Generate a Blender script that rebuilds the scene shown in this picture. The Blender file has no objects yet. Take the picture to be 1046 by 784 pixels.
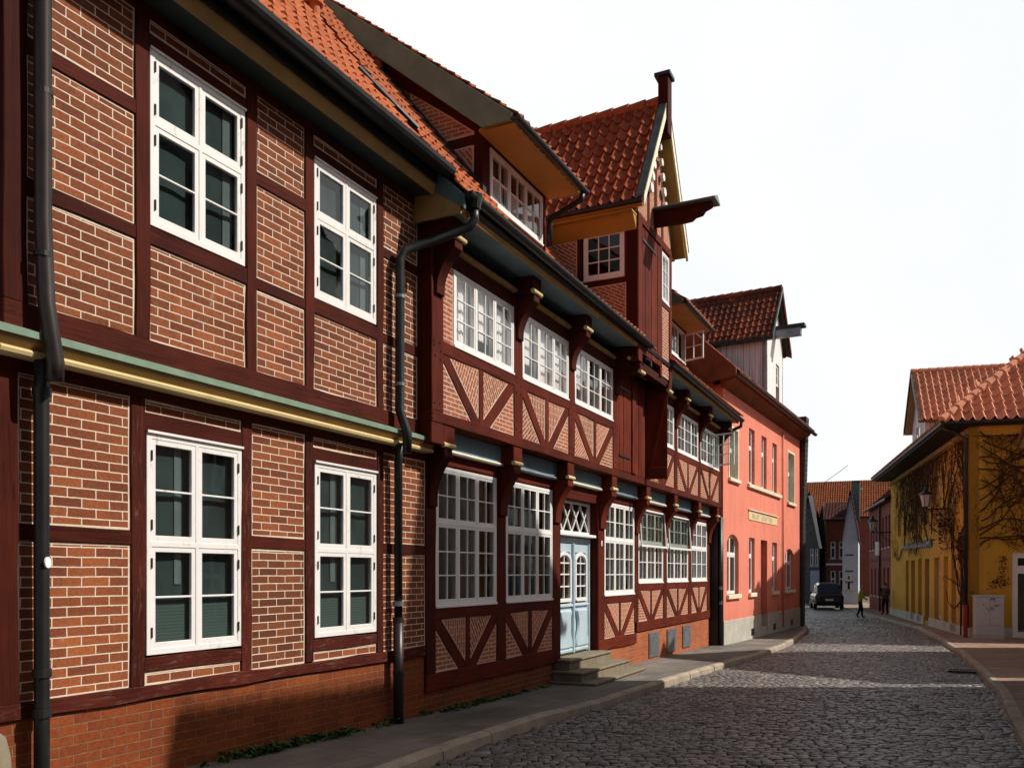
import bpy, bmesh, math, random
from mathutils import Vector, Matrix, noise as mnoise
random.seed(11)
sc = bpy.context.scene
COL = sc.collection
rad = math.radians

# ------------------------------------------------------------------ camera
cam_d = bpy.data.cameras.new('camera')
cam = bpy.data.objects.new('camera', cam_d)
COL.objects.link(cam)
cam.location = (0, 0, 2.0)
cam.rotation_euler = (rad(90), 0, 0)
cam_d.sensor_width = 36
cam_d.lens = 870 / 1046 * 36
cam_d.shift_y = (585 - 392) / 1046
cam_d.clip_start = 0.05
cam_d.clip_end = 3000
sc.camera = cam

# ------------------------------------------------------------------ light
SUN_EL, SUN_AZ = 43.0, 0.0          # azimuth measured from +X towards +Y
w = bpy.data.worlds.new('World')
sc.world = w
w.use_nodes = True
nt = w.node_tree
nt.nodes.clear()
def wn(t, **k):
    n = nt.nodes.new(t)
    for a, b in k.items(): setattr(n, a, b)
    return n
sky = wn('ShaderNodeTexSky', sky_type='NISHITA')
sky.sun_disc = False
sky.sun_elevation = rad(SUN_EL)
sky.sun_rotation = rad(90 - SUN_AZ)
sky.dust_density = 4.0
sky.air_density = 1.0
b1 = wn('ShaderNodeBackground'); b1.inputs['Strength'].default_value = 0.06
nt.links.new(sky.outputs[0], b1.inputs['Color'])
b2 = wn('ShaderNodeBackground')                     # bright white haze low over the roofs
cn = wn('ShaderNodeTexNoise'); cn.inputs['Scale'].default_value = 2.6; cn.inputs['Detail'].default_value = 5
cr_ = wn('ShaderNodeValToRGB'); cr_.color_ramp.elements[0].position = 0.42; cr_.color_ramp.elements[0].color = (0.955, 0.985, 1.0, 1)
cr_.color_ramp.elements[1].position = 0.60; cr_.color_ramp.elements[1].color = (1.0, 1.0, 1.0, 1)
nt.links.new(cn.outputs['Fac'], cr_.inputs[0]); nt.links.new(cr_.outputs[0], b2.inputs['Color'])
b2.inputs['Strength'].default_value = 1.0
tc = wn('ShaderNodeTexCoord')
nt.links.new(tc.outputs['Generated'], cn.inputs['Vector'])
sx = wn('ShaderNodeSeparateXYZ')
nt.links.new(tc.outputs['Generated'], sx.inputs[0])
ramp = wn('ShaderNodeMapRange', interpolation_type='SMOOTHSTEP')
ramp.inputs['From Min'].default_value = 0.56
ramp.inputs['From Max'].default_value = 0.70
ramp.inputs['To Min'].default_value = 1.0
ramp.inputs['To Max'].default_value = 0.0
nt.links.new(sx.outputs['Z'], ramp.inputs['Value'])
# the haze lies in the direction of the open lane; the rest of the sky is clear blue
hz = wn('ShaderNodeMapRange', interpolation_type='SMOOTHSTEP')
hz.inputs['From Min'].default_value = 0.05
hz.inputs['From Max'].default_value = 0.38
hz.inputs['To Min'].default_value = 0.24
ax = wn('ShaderNodeMath', operation='MULTIPLY'); ax.inputs[1].default_value = 0.5; nt.links.new(sx.outputs['X'], ax.inputs[0])
ay = wn('ShaderNodeMath', operation='MULTIPLY_ADD'); ay.inputs[1].default_value = 0.85
nt.links.new(sx.outputs['Y'], ay.inputs[0]); nt.links.new(ax.outputs[0], ay.inputs[2])
nt.links.new(ay.outputs[0], hz.inputs['Value'])
hm = wn('ShaderNodeMath', operation='MULTIPLY')
nt.links.new(ramp.outputs[0], hm.inputs[0]); nt.links.new(hz.outputs[0], hm.inputs[1])
mx = wn('ShaderNodeMixShader')
nt.links.new(hm.outputs[0], mx.inputs[0])
nt.links.new(b1.outputs[0], mx.inputs[1])
nt.links.new(b2.outputs[0], mx.inputs[2])
ow = wn('ShaderNodeOutputWorld')
nt.links.new(mx.outputs[0], ow.inputs['Surface'])

sun_d = bpy.data.lights.new('sun', 'SUN')
sun_d.energy = 5.0
sun_d.angle = rad(0.5)
sun_d.color = (1.0, 0.92, 0.82)
sun = bpy.data.objects.new('sun', sun_d)
COL.objects.link(sun)
sd = Vector((math.cos(rad(SUN_EL)) * math.cos(rad(SUN_AZ)), math.cos(rad(SUN_EL)) * math.sin(rad(SUN_AZ)), math.sin(rad(SUN_EL))))
sun.rotation_euler = sd.to_track_quat('Z', 'Y').to_euler()
sun.location = (30, 0, 40)

sc.view_settings.view_transform = 'Standard'
sc.view_settings.look = 'None'
sc.view_settings.exposure = 0.0
sc.view_settings.gamma = 1.0
sc.render.engine = 'CYCLES'
sc.cycles.use_denoising = True
sc.cycles.max_bounces = 8
sc.cycles.transparent_max_bounces = 12
sc.cycles.sample_clamp_indirect = 6.0

# ------------------------------------------------------------------ materials
MATS = {}
class NT:
    def __init__(s, name, rough=0.7, spec=0.3):
        m = bpy.data.materials.new(name); m.use_nodes = True
        s.m = m; s.t = m.node_tree; s.t.nodes.clear()
        s.out = s.n('ShaderNodeOutputMaterial')
        s.b = s.n('ShaderNodeBsdfPrincipled')
        s.b.inputs['Roughness'].default_value = rough
        s.b.inputs['Specular IOR Level'].default_value = spec
        s.l(s.b.outputs[0], s.out.inputs[0])
        MATS[name] = m
    def n(s, t, **k):
        n = s.t.nodes.new(t)
        for a, b in k.items(): setattr(n, a, b)
        return n
    def l(s, a, b): s.t.links.new(a, b)
    def coord(s, kind='Object'):
        return s.n('ShaderNodeTexCoord').outputs[kind]
    def mapping(s, vec, scale=(1, 1, 1), rot=(0, 0, 0), loc=(0, 0, 0)):
        m = s.n('ShaderNodeMapping')
        m.inputs['Scale'].default_value = scale; m.inputs['Rotation'].default_value = rot; m.inputs['Location'].default_value = loc
        s.l(vec, m.inputs['Vector']); return m.outputs[0]
    def noise(s, vec, scale, detail=4, rough=0.55, dist=0.0):
        n = s.n('ShaderNodeTexNoise')
        n.inputs['Scale'].default_value = scale; n.inputs['Detail'].default_value = detail
        n.inputs['Roughness'].default_value = rough; n.inputs['Distortion'].default_value = dist
        s.l(vec, n.inputs['Vector']); return n.outputs['Fac']
    def ramp(s, fac, stops):
        r = s.n('ShaderNodeValToRGB')
        els = r.color_ramp.elements
        while len(els) < len(stops): els.new(0.5)
        for e, (p, c) in zip(els, stops):
            e.position = p; e.color = (*c, 1) if len(c) == 3 else c
        s.l(fac, r.inputs[0]); return r.outputs[0]
    def mix(s, fac, a, b, mode='MIX'):
        m = s.n('ShaderNodeMix', data_type='RGBA', blend_type=mode)
        for sock, v in ((m.inputs[0], fac), (m.inputs[6], a), (m.inputs[7], b)):
            if isinstance(v, (int, float)): sock.default_value = v
            elif isinstance(v, tuple): sock.default_value = (*v, 1)
            else: s.l(v, sock)
        return m.outputs[2]
    def math(s, op, a, b=0.0, c=None):
        m = s.n('ShaderNodeMath', operation=op)
        for i, v in enumerate((a, b) if c is None else (a, b, c)):
            if isinstance(v, (int, float)): m.inputs[i].default_value = v
            else: s.l(v, m.inputs[i])
        return m.outputs[0]
    def bump(s, h, strength=0.5, dist=0.01, prev=None):
        b = s.n('ShaderNodeBump'); b.inputs['Strength'].default_value = strength; b.inputs['Distance'].default_value = dist
        s.l(h, b.inputs['Height'])
        if prev is not None: s.l(prev, b.inputs['Normal'])
        return b.outputs[0]
    def color(s, c):
        if isinstance(c, tuple): s.b.inputs['Base Color'].default_value = (*c, 1)
        else: s.l(c, s.b.inputs['Base Color'])
    def normal(s, n): s.l(n, s.b.inputs['Normal'])

def plain(name, c, rough=0.6, spec=0.3, var=0.25, scale=6.0, bump=0.15, bd=0.004, metal=0.0):
    k = NT(name, rough, spec)
    co = k.coord()
    f = k.noise(co, scale, 5)
    lo = tuple(x * (1 - var) for x in c); hi = tuple(min(1, x * (1 + var)) for x in c)
    k.color(k.ramp(f, [(0.3, lo), (0.7, hi)]))
    if bump: k.normal(k.bump(k.noise(co, scale * 9, 3), bump, bd))
    k.b.inputs['Metallic'].default_value = metal
    return k.m

def brick_mat(name, c1, c2, mortar, bw=0.255, rh=0.079, ms=0.0065, edge=0.0, uvbase=True, bumpd=0.006, dark=0.5):
    k = NT(name, 0.85, 0.2)
    co = k.coord()
    if uvbase:
        vec = k.coord('UV')
    else:
        sep = k.n('ShaderNodeSeparateXYZ'); k.l(co, sep.inputs[0])
        nsep = k.n('ShaderNodeSeparateXYZ'); k.l(k.coord('Normal'), nsep.inputs[0])
        f = k.math('GREATER_THAN', k.math('ABSOLUTE', nsep.outputs['X']), 0.7)
        mm = k.n('ShaderNodeMix', data_type='FLOAT'); k.l(f, mm.inputs[0]); k.l(sep.outputs['X'], mm.inputs[2]); k.l(sep.outputs['Y'], mm.inputs[3])
        cb = k.n('ShaderNodeCombineXYZ'); k.l(mm.outputs[0], cb.inputs[0]); k.l(sep.outputs['Z'], cb.inputs[1])
        vec = cb.outputs[0]
    # a little wander of the courses
    nz = k.n('ShaderNodeTexNoise'); nz.inputs['Scale'].default_value = 2.2; nz.inputs['Detail'].default_value = 2; k.l(vec, nz.inputs['Vector'])
    off = k.n('ShaderNodeVectorMath', operation='MULTIPLY_ADD'); off.inputs[1].default_value = (0.016, 0.012, 0); k.l(nz.outputs['Color'], off.inputs[0]); k.l(vec, off.inputs[2])
    nz2 = k.n('ShaderNodeTexNoise'); nz2.inputs['Scale'].default_value = 26; nz2.inputs['Detail'].default_value = 2; k.l(vec, nz2.inputs['Vector'])
    off2 = k.n('ShaderNodeVectorMath', operation='MULTIPLY_ADD'); off2.inputs[1].default_value = (0.006, 0.006, 0); k.l(nz2.outputs['Color'], off2.inputs[0]); k.l(off.outputs[0], off2.inputs[2])
    br = k.n('ShaderNodeTexBrick'); br.offset = 0.5
    br.inputs['Scale'].default_value = 1.0
    br.inputs['Brick Width'].default_value = bw; br.inputs['Row Height'].default_value = rh
    br.inputs['Mortar Size'].default_value = ms; br.inputs['Mortar Smooth'].default_value = 0.25; br.inputs['Bias'].default_value = 0.0
    br.inputs['Color1'].default_value = (*c1, 1); br.inputs['Color2'].default_value = (*c2, 1); br.inputs['Mortar'].default_value = (*mortar, 1)
    k.l(off2.outputs[0], br.inputs['Vector'])
    mfac = br.outputs['Fac']
    if edge > 0:
        dmin = None
        for layer in ('EdgeA', 'EdgeB', 'EdgeC'):
            u = k.n('ShaderNodeUVMap'); u.uv_map = layer
            s2 = k.n('ShaderNodeSeparateXYZ'); k.l(u.outputs[0], s2.inputs[0])
            for o in ('X', 'Y'):
                dmin = s2.outputs[o] if dmin is None else k.math('MINIMUM', dmin, s2.outputs[o])
        ef = k.math('LESS_THAN', dmin, edge)
        mfac = k.math('MAXIMUM', mfac, ef)
    grain = k.noise(co, 38, 5, 0.65)
    big = k.noise(co, 1.1, 3)
    bc = k.mix(1.0, br.outputs['Color'], k.ramp(grain, [(0.25, (0.62, 0.6, 0.58)), (0.75, (1.22, 1.2, 1.18))]), 'MULTIPLY')
    bc = k.mix(1.0, bc, k.ramp(big, [(0.3, (0.82, 0.8, 0.8)), (0.7, (1.12, 1.12, 1.12))]), 'MULTIPLY')
    oi = k.n('ShaderNodeObjectInfo')
    bc = k.mix(1.0, bc, k.ramp(oi.outputs['Random'], [(0.0, (0.80, 0.82, 0.86)), (1.0, (1.14, 1.10, 1.05))]), 'MULTIPLY')
    st = k.noise(k.mapping(co, (2.6, 2.6, 0.7)), 1.0, 6, 0.7)
    bc = k.mix(k.math('MULTIPLY', k.ramp(st, [(0.55, (0, 0, 0)), (0.75, (1, 1, 1))]), 0.45), bc, (0.075, 0.03, 0.02))
    pale = k.noise(co, 7, 6, 0.75)
    bc = k.mix(k.math('MULTIPLY', k.ramp(pale, [(0.62, (0, 0, 0)), (0.72, (1, 1, 1))]), 0.28), bc, tuple(x * .7 for x in mortar))
    mc = k.mix(k.ramp(k.noise(co, 14, 4), [(0.35, (0, 0, 0)), (0.75, (1, 1, 1))]), mortar, tuple(x * dark for x in mortar))
    k.color(k.mix(mfac, bc, mc))
    h = k.math('SUBTRACT', k.math('MULTIPLY', grain, 0.35), mfac)
    k.normal(k.bump(h, 0.7, bumpd))
    return k.m

def timber_mat(name, c, worn=0.0, wornc=(0.3, 0.2, 0.18), rough=0.78):
    k = NT(name, rough, 0.10)
    uv = k.coord('UV'); co = k.coord()
    g = k.noise(k.mapping(uv, (1.6, 34, 1)), 1.0, 6, 0.6, 0.4)
    big = k.noise(co, 1.7, 4)
    c0 = k.ramp(big, [(0.3, tuple(x * 0.72 for x in c)), (0.72, tuple(x * 1.28 for x in c))])
    c0 = k.mix(1.0, c0, k.ramp(g, [(0.3, (0.72, 0.7, 0.7)), (0.7, (1.15, 1.15, 1.15))]), 'MULTIPLY')
    # bleached scratches and paint loss
    wf = k.noise(k.mapping(uv, (5, 26, 1)), 1.0, 6, 0.7, 0.8)
    wf = k.math('MULTIPLY', k.ramp(wf, [(0.60 - worn, (0, 0, 0)), (0.74 - worn * 0.6, (1, 1, 1))]), 0.10 + worn * 2.6)
    c0 = k.mix(wf, c0, wornc)
    oi = k.n('ShaderNodeObjectInfo')
    c0 = k.mix(1.0, c0, k.ramp(oi.outputs['Random'], [(0.0, (0.80, 0.80, 0.82)), (1.0, (1.22, 1.16, 1.1))]), 'MULTIPLY')
    ck = k.noise(k.mapping(uv, (0.7, 13, 1)), 1.0, 4, 0.55, 1.2)
    ckf = k.ramp(ck, [(0.455, (0, 0, 0)), (0.485, (1, 1, 1)), (0.515, (0, 0, 0))])
    brk = k.ramp(k.noise(uv, 1.3, 3), [(0.48, (0, 0, 0)), (0.58, (1, 1, 1))])
    c0 = k.mix(k.math('MULTIPLY', k.math('MULTIPLY', ckf, brk), 0.75), c0, (0.012, 0.004, 0.003))
    k.color(c0)
    cr = k.noise(k.mapping(uv, (0.8, 16, 1)), 1.0, 3, 0.5, 0.6)
    k.normal(k.bump(k.math('ADD', g, k.math('MULTIPLY', cr, 0.8)), 0.8, 0.008))
    return k.m

def tile_mat(name, c, var=0.35, moss=0.0, dirt=0.35, patch=None):
    k = NT(name, 0.92, 0.06)
    uv = k.coord('UV'); co = k.coord()
    fl = k.n('ShaderNodeVectorMath', operation='FLOOR'); k.l(uv, fl.inputs[0])
    wnz = k.n('ShaderNodeTexWhiteNoise', noise_dimensions='2D'); k.l(fl.outputs[0], wnz.inputs['Vector'])
    c0 = k.ramp(wnz.outputs['Value'], [(0.0, tuple(x * (1 - var) for x in c)), (0.5, c), (1.0, tuple(x * (1 + var * 0.8) for x in c))])
    gr = k.noise(co, 16, 5, 0.65)
    c0 = k.mix(1.0, c0, k.ramp(gr, [(0.3, (0.7, 0.68, 0.66)), (0.7, (1.15, 1.12, 1.1))]), 'MULTIPLY')
    if patch:
        c0 = k.mix(k.ramp(k.noise(co, 0.9, 4), [(0.42, (0, 0, 0)), (0.6, (1, 1, 1))]), c0, patch)
    lich = k.noise(co, 21, 5, 0.7); lw = k.noise(co, 1.9, 3)
    c0 = k.mix(k.math('MULTIPLY', k.math('MULTIPLY', k.ramp(lich, [(0.58, (0, 0, 0)), (0.66, (1, 1, 1))]), k.ramp(lw, [(0.42, (0, 0, 0)), (0.66, (1, 1, 1))])), 0.5), c0, tuple(x * .45 + .07 for x in c))
    bg = k.noise(co, 1.3, 5, 0.65)
    c0 = k.mix(k.math('MULTIPLY', k.ramp(bg, [(0.45, (0, 0, 0)), (0.72, (1, 1, 1))]), dirt), c0, (0.05, 0.04, 0.03))
    k.color(c0)
    k.normal(k.bump(k.noise(co, 60, 3), 0.25, 0.003))
    return k.m

brick_mat('brick_warm', (0.285, 0.091, 0.035), (0.155, 0.046, 0.022), (0.74, 0.625, 0.49), ms=0.0058, edge=0.021, dark=0.78)
brick_mat('brick_plinth', (0.235, 0.060, 0.016), (0.17, 0.042, 0.015), (0.24, 0.14, 0.075), uvbase=False, bw=0.25, rh=0.081, ms=0.005)
brick_mat('brick_rose', (0.45, 0.155, 0.075), (0.34, 0.105, 0.06), (0.66, 0.50, 0.38), bw=0.215, rh=0.062, ms=0.0085, edge=0.021, dark=0.75)
brick_mat('brick_plinth_pale', (0.44, 0.14, 0.055), (0.36, 0.10, 0.045), (0.42, 0.25, 0.14), uvbase=False, bw=0.25, rh=0.078, ms=0.005)
brick_mat('brick_far', (0.30, 0.072, 0.045), (0.23, 0.055, 0.04), (0.26, 0.15, 0.12), uvbase=False, bw=0.25, rh=0.08, ms=0.006)
brick_mat('brick_dark', (0.16, 0.05, 0.035), (0.11, 0.036, 0.028), (0.14, 0.09, 0.07), uvbase=False, bw=0.25, rh=0.08, ms=0.006)
timber_mat('oxblood', (0.062, 0.0112, 0.0060), 0.015, (0.14, 0.045, 0.03))
timber_mat('oxblood_worn', (0.066, 0.0125, 0.0072), 0.06, (0.30, 0.19, 0.165))
timber_mat('red_timber', (0.108, 0.0172, 0.0082), 0.02, (0.22, 0.085, 0.06))
timber_mat('red_boards', (0.130, 0.0215, 0.0095), 0.0, (0.2, 0.07, 0.04))
def white_mat(name, c, worn):
    k = NT(name, 0.5, 0.35); co = k.coord()
    c0 = k.ramp(k.noise(co, 5, 5), [(0.3, tuple(x * 0.93 for x in c)), (0.7, c)])
    a = k.noise(k.mapping(co, (22, 22, 9)), 1.0, 7, 0.75); b = k.noise(co, 2.3, 3)
    f = k.math('MULTIPLY', k.ramp(a, [(0.60 - worn, (0, 0, 0)), (0.66 - worn * .6, (1, 1, 1))]), k.ramp(b, [(0.45, (0, 0, 0)), (0.62, (1, 1, 1))]))
    k.color(k.mix(k.math('MULTIPLY', f, 0.75), c0, (0.40, 0.33, 0.27)))
    k.normal(k.bump(k.noise(co, 60, 3), 0.2, 0.002)); return k.m
white_mat('white_paint', (0.82, 0.82, 0.81), -0.01)
white_mat('white_old', (0.79, 0.785, 0.77), 0.045)
plain('olive_green', (0.125, 0.20, 0.155), 0.5, 0.35, 0.2, 3)
plain('verdigris', (0.175, 0.265, 0.195), 0.5, 0.35, 0.22, 4)
plain('blue_grey', (0.125, 0.185, 0.215), 0.55, 0.3, 0.2, 3)
plain('filler_blue', (0.15, 0.25, 0.31), 0.55, 0.3, 0.18, 3)
plain('soffit_dark', (0.035, 0.052, 0.052), 0.6, 0.2, 0.2, 3)
plain('teal_board', (0.075, 0.135, 0.135), 0.5, 0.3, 0.2, 3)
plain('ochre', (0.37, 0.215, 0.045), 0.55, 0.3, 0.12, 2)
plain('ochre_dull', (0.34, 0.22, 0.085), 0.8, 0.1, 0.18, 3)
plain('cream', (0.64, 0.515, 0.26), 0.8, 0.1, 0.12, 5)
plain('cream_pale', (0.78, 0.70, 0.52), 0.55, 0.3, 0.12, 5)
plain('zinc_dark', (0.028, 0.03, 0.031), 0.42, 0.5, 0.3, 5, 0.1, 0.002, 0.5)
plain('pipe_brown', (0.035, 0.028, 0.027), 0.38, 0.5, 0.35, 3, 0.1, 0.002, 0.3)
plain('zinc_light', (0.22, 0.25, 0.28), 0.45, 0.5, 0.2, 5, 0.1, 0.002, 0.6)
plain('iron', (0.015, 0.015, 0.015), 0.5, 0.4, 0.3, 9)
plain('brass', (0.55, 0.36, 0.1), 0.3, 0.5, 0.1, 9, 0.0, 0.001, 0.9)
plain('door_blue', (0.46, 0.59, 0.67), 0.38, 0.45, 0.08, 4, 0.1, 0.002)
plain('dark_wood', (0.018, 0.014, 0.013), 0.6, 0.3, 0.3, 5)
def render_mat(name, c, dirt=(0.25, 0.17, 0.12), amt=0.35):
    k = NT(name, 0.92, 0.12); co = k.coord()
    c0 = k.ramp(k.noise(co, 0.8, 6, 0.6), [(0.3, tuple(x * 0.90 for x in c)), (0.7, tuple(x * 1.08 for x in c))])
    st = k.noise(k.mapping(co, (2.4, 2.4, 0.16)), 1.0, 6, 0.65)
    c0 = k.mix(k.math('MULTIPLY', k.ramp(st, [(0.52, (0, 0, 0)), (0.78, (1, 1, 1))]), amt), c0, dirt)
    sp = k.n('ShaderNodeSeparateXYZ'); k.l(co, sp.inputs[0])
    ft = k.n('ShaderNodeMapRange'); ft.inputs['From Min'].default_value = 1.1; ft.inputs['From Max'].default_value = 0.3; k.l(sp.outputs['Z'], ft.inputs['Value'])
    c0 = k.mix(k.math('MULTIPLY', k.math('MULTIPLY', ft.outputs[0], k.noise(co, 5, 6, 0.7)), 0.7), c0, dirt)
    cr = k.n('ShaderNodeTexVoronoi', feature='DISTANCE_TO_EDGE'); cr.inputs['Scale'].default_value = 0.55
    wv = k.n('ShaderNodeVectorMath', operation='MULTIPLY_ADD'); nz = k.n('ShaderNodeTexNoise'); nz.inputs['Scale'].default_value = 1.6; nz.inputs['Detail'].default_value = 6; k.l(co, nz.inputs['Vector'])
    wv.inputs[1].default_value = (0.9, 0.9, 0.9); k.l(nz.outputs['Color'], wv.inputs[0]); k.l(co, wv.inputs[2]); k.l(wv.outputs[0], cr.inputs['Vector'])
    c0 = k.mix(k.math('MULTIPLY', k.math('LESS_THAN', cr.outputs['Distance'], 0.0045), 0.35), c0, dirt)
    k.color(c0)
    k.normal(k.bump(k.noise(co, 55, 4, 0.6), 0.35, 0.004))
    return k.m
render_mat('salmon_render', (0.73, 0.245, 0.172), (0.36, 0.10, 0.07), 0.30)
render_mat('yellow_render', (0.63, 0.35, 0.052), (0.20, 0.13, 0.04), 0.45)
plain('sockel_grey', (0.44, 0.43, 0.37), 0.85, 0.2, 0.14, 2.2, 0.3, 0.004)
plain('pale_render', (0.55, 0.53, 0.49), 0.9, 0.15, 0.12, 1.0, 0.2, 0.004)
plain('blue_white', (0.42, 0.50, 0.58), 0.9, 0.15, 0.1, 1.0, 0.2, 0.004)
plain('far_red', (0.28, 0.055, 0.036), 0.9, 0.15, 0.2, 1.2, 0.2, 0.004)
plain('brown_sheet', (0.16, 0.06, 0.028), 0.8, 0.2, 0.3, 2.0, 0.2, 0.004)
plain('slate_black', (0.03, 0.027, 0.027), 0.6, 0.4, 0.4, 6, 0.4, 0.01)
plain('timber_grey', (0.13, 0.125, 0.13), 0.8, 0.2, 0.35, 4, 0.4, 0.01)
plain('step_stone', (0.20, 0.172, 0.120), 0.85, 0.2, 0.22, 6, 0.4, 0.006)
plain('step_edge', (0.10, 0.085, 0.06), 0.85, 0.2, 0.3, 6, 0.4, 0.006)
plain('cabinet_grey', (0.50, 0.50, 0.52), 0.6, 0.3, 0.08, 4, 0.1, 0.002)
plain('lead', (0.085, 0.105, 0.10), 0.5, 0.4, 0.3, 4, 0.1, 0.003, 0.3)
plain('room_wall', (0.10, 0.115, 0.11), 0.9, 0.1, 0.1, 1, 0)
plain('curtain', (0.80, 0.80, 0.80), 0.9, 0.1, 0.04, 3, 0)
plain('dim_room_tone', (0.046, 0.062, 0.063), 0.9, 0.1, 0.45, 1.6, 0)  # dark green that stands in for the dim room seen through the glass
plain('curtain_grey', (0.17, 0.19, 0.195), 0.9, 0.1, 0.15, 3, 0)
plain('skin', (0.45, 0.25, 0.18), 0.6, 0.3, 0.05, 9, 0)
plain('jacket_lime', (0.36, 0.40, 0.03), 0.8, 0.2, 0.15, 9, 0.2)
plain('jacket_brown', (0.095, 0.05, 0.035), 0.8, 0.2, 0.25, 9, 0.2)
plain('cloth_black', (0.012, 0.012, 0.014), 0.8, 0.2, 0.25, 9, 0.2)
plain('hair_dark', (0.03, 0.02, 0.014), 0.7, 0.3, 0.25, 20, 0.2)
plain('hair_grey', (0.25, 0.22, 0.19), 0.7, 0.3, 0.25, 20, 0.2)
plain('tyre', (0.012, 0.012, 0.012), 0.8, 0.2, 0.2, 20, 0.2)
plain('vine', (0.062, 0.03, 0.016), 0.9, 0.1, 0.35, 5, 0.3)
plain('vine_leaf', (0.085, 0.040, 0.018), 0.85, 0.2, 0.55, 3, 0.0)
plain('weed', (0.055, 0.10, 0.022), 0.7, 0.3, 0.5, 6, 0.0)
plain('clay_pot', (0.45, 0.13, 0.06), 0.8, 0.2, 0.2, 8, 0.2)
plain('sign_panel', (0.72, 0.56, 0.34), 0.8, 0.2, 0.1, 4, 0.2)
plain('sign_ink', (0.42, 0.37, 0.24), 0.9, 0.1, 0.2, 9, 0)
plain('scribble', (0.06, 0.06, 0.07), 0.7, 0.2, 0.3, 20, 0)
plain('white_sticker', (0.85, 0.85, 0.85), 0.4, 0.4, 0.03, 20, 0)
plain('shop_sign', (0.40, 0.40, 0.38), 0.7, 0.2, 0.2, 7, 0)
tile_mat('tile_orange', (0.47, 0.155, 0.075), 0.14, dirt=0.08)
tile_mat('tile_red', (0.34, 0.095, 0.048), 0.2, dirt=0.2)
tile_mat('tile_brown', (0.25, 0.075, 0.04), 0.5, dirt=0.55, patch=(0.11, 0.04, 0.03))
tile_mat('tile_salmon', (0.74, 0.345, 0.215), 0.2, dirt=0.12)
tile_mat('tile_far', (0.25, 0.08, 0.036), 0.2, dirt=0.2)
tile_mat('tile_dark', (0.09, 0.035, 0.03), 0.3, dirt=0.4)

k = NT('car_paint', 0.22, 0.5); k.color((0.006, 0.006, 0.008)); k.b.inputs['Coat Weight'].default_value = 0.6
k = NT('lamp_lens', 0.15, 0.5); k.color((0.45, 0.45, 0.45))
k = NT('lamp_red', 0.2, 0.5); k.color((0.2, 0.01, 0.01))
k = NT('lamp_glass', 0.35, 0.5); k.color((0.50, 0.52, 0.55))

k = NT('weather_boards', 0.8, 0.2)          # vertical weathered boarding, pinkish grey
co = k.coord()
sep = k.n('ShaderNodeSeparateXYZ'); k.l(co, sep.inputs[0])
ly = k.math('MULTIPLY', sep.outputs['Y'], 1 / 0.21)
fr = k.math('FRACT', ly)
gap = k.math('LESS_THAN', fr, 0.07)
wnz = k.n('ShaderNodeTexWhiteNoise', noise_dimensions='1D'); k.l(k.math('FLOOR', ly), wnz.inputs['W'])
c0 = k.ramp(wnz.outputs['Value'], [(0, (0.74, 0.73, 0.75)), (0.5, (0.83, 0.82, 0.84)), (1, (0.77, 0.74, 0.76))])
st = k.noise(k.mapping(co, (8, 8, 0.5)), 1.0, 5, 0.7)
c0 = k.mix(1.0, c0, k.ramp(st, [(0.3, (0.6, 0.58, 0.6)), (0.7, (1.2, 1.15, 1.15))]), 'MULTIPLY')
k.color(k.mix(gap, c0, (0.10, 0.07, 0.07)))
k.normal(k.bump(k.math('SUBTRACT', 1.0, gap), 0.8, 0.02))

def glass_mat(name, tint, ior=1.55, wav=0.25):
    k = NT(name)
    k.t.nodes.remove(k.b)
    co = k.coord()
    nm = k.bump(k.noise(co, 1.7, 2, 0.4), wav, 0.012)
    lw = k.n('ShaderNodeLayerWeight'); lw.inputs['Blend'].default_value = 0.5      # same from both sides of the pane
    f0 = ((ior - 1) / (ior + 1)) ** 2
    fr = k.math('MULTIPLY_ADD', k.math('POWER', lw.outputs['Facing'], 5.0), 1 - f0, f0)
    tr = k.n('ShaderNodeBsdfTransparent'); tr.inputs[0].default_value = (*tint, 1)
    gl = k.n('ShaderNodeBsdfGlossy'); gl.inputs['Roughness'].default_value = 0.02; k.l(nm, gl.inputs['Normal'])
    ms = k.n('ShaderNodeMixShader')
    k.l(k.math('MINIMUM', k.math('MULTIPLY', fr, 1.6), 1.0), ms.inputs[0]); k.l(tr.outputs[0], ms.inputs[1]); k.l(gl.outputs[0], ms.inputs[2])
    k.l(ms.outputs[0], k.out.inputs[0])
    return k.m
glass_mat('glass', (0.72, 0.80, 0.78))
glass_mat('glass_dark', (0.30, 0.34, 0.34), 1.5)
glass_mat('glass_clear', (0.93, 0.95, 0.95))

k = NT('blind', 0.8, 0.2)
co = k.coord(); sep = k.n('ShaderNodeSeparateXYZ'); k.l(co, sep.inputs[0])
fr = k.math('FRACT', k.math('MULTIPLY', sep.outputs['Z'], 1 / 0.03))
k.color(k.mix(k.math('LESS_THAN', fr, 0.3), (0.095, 0.125, 0.12), (0.06, 0.08, 0.078)))

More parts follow.
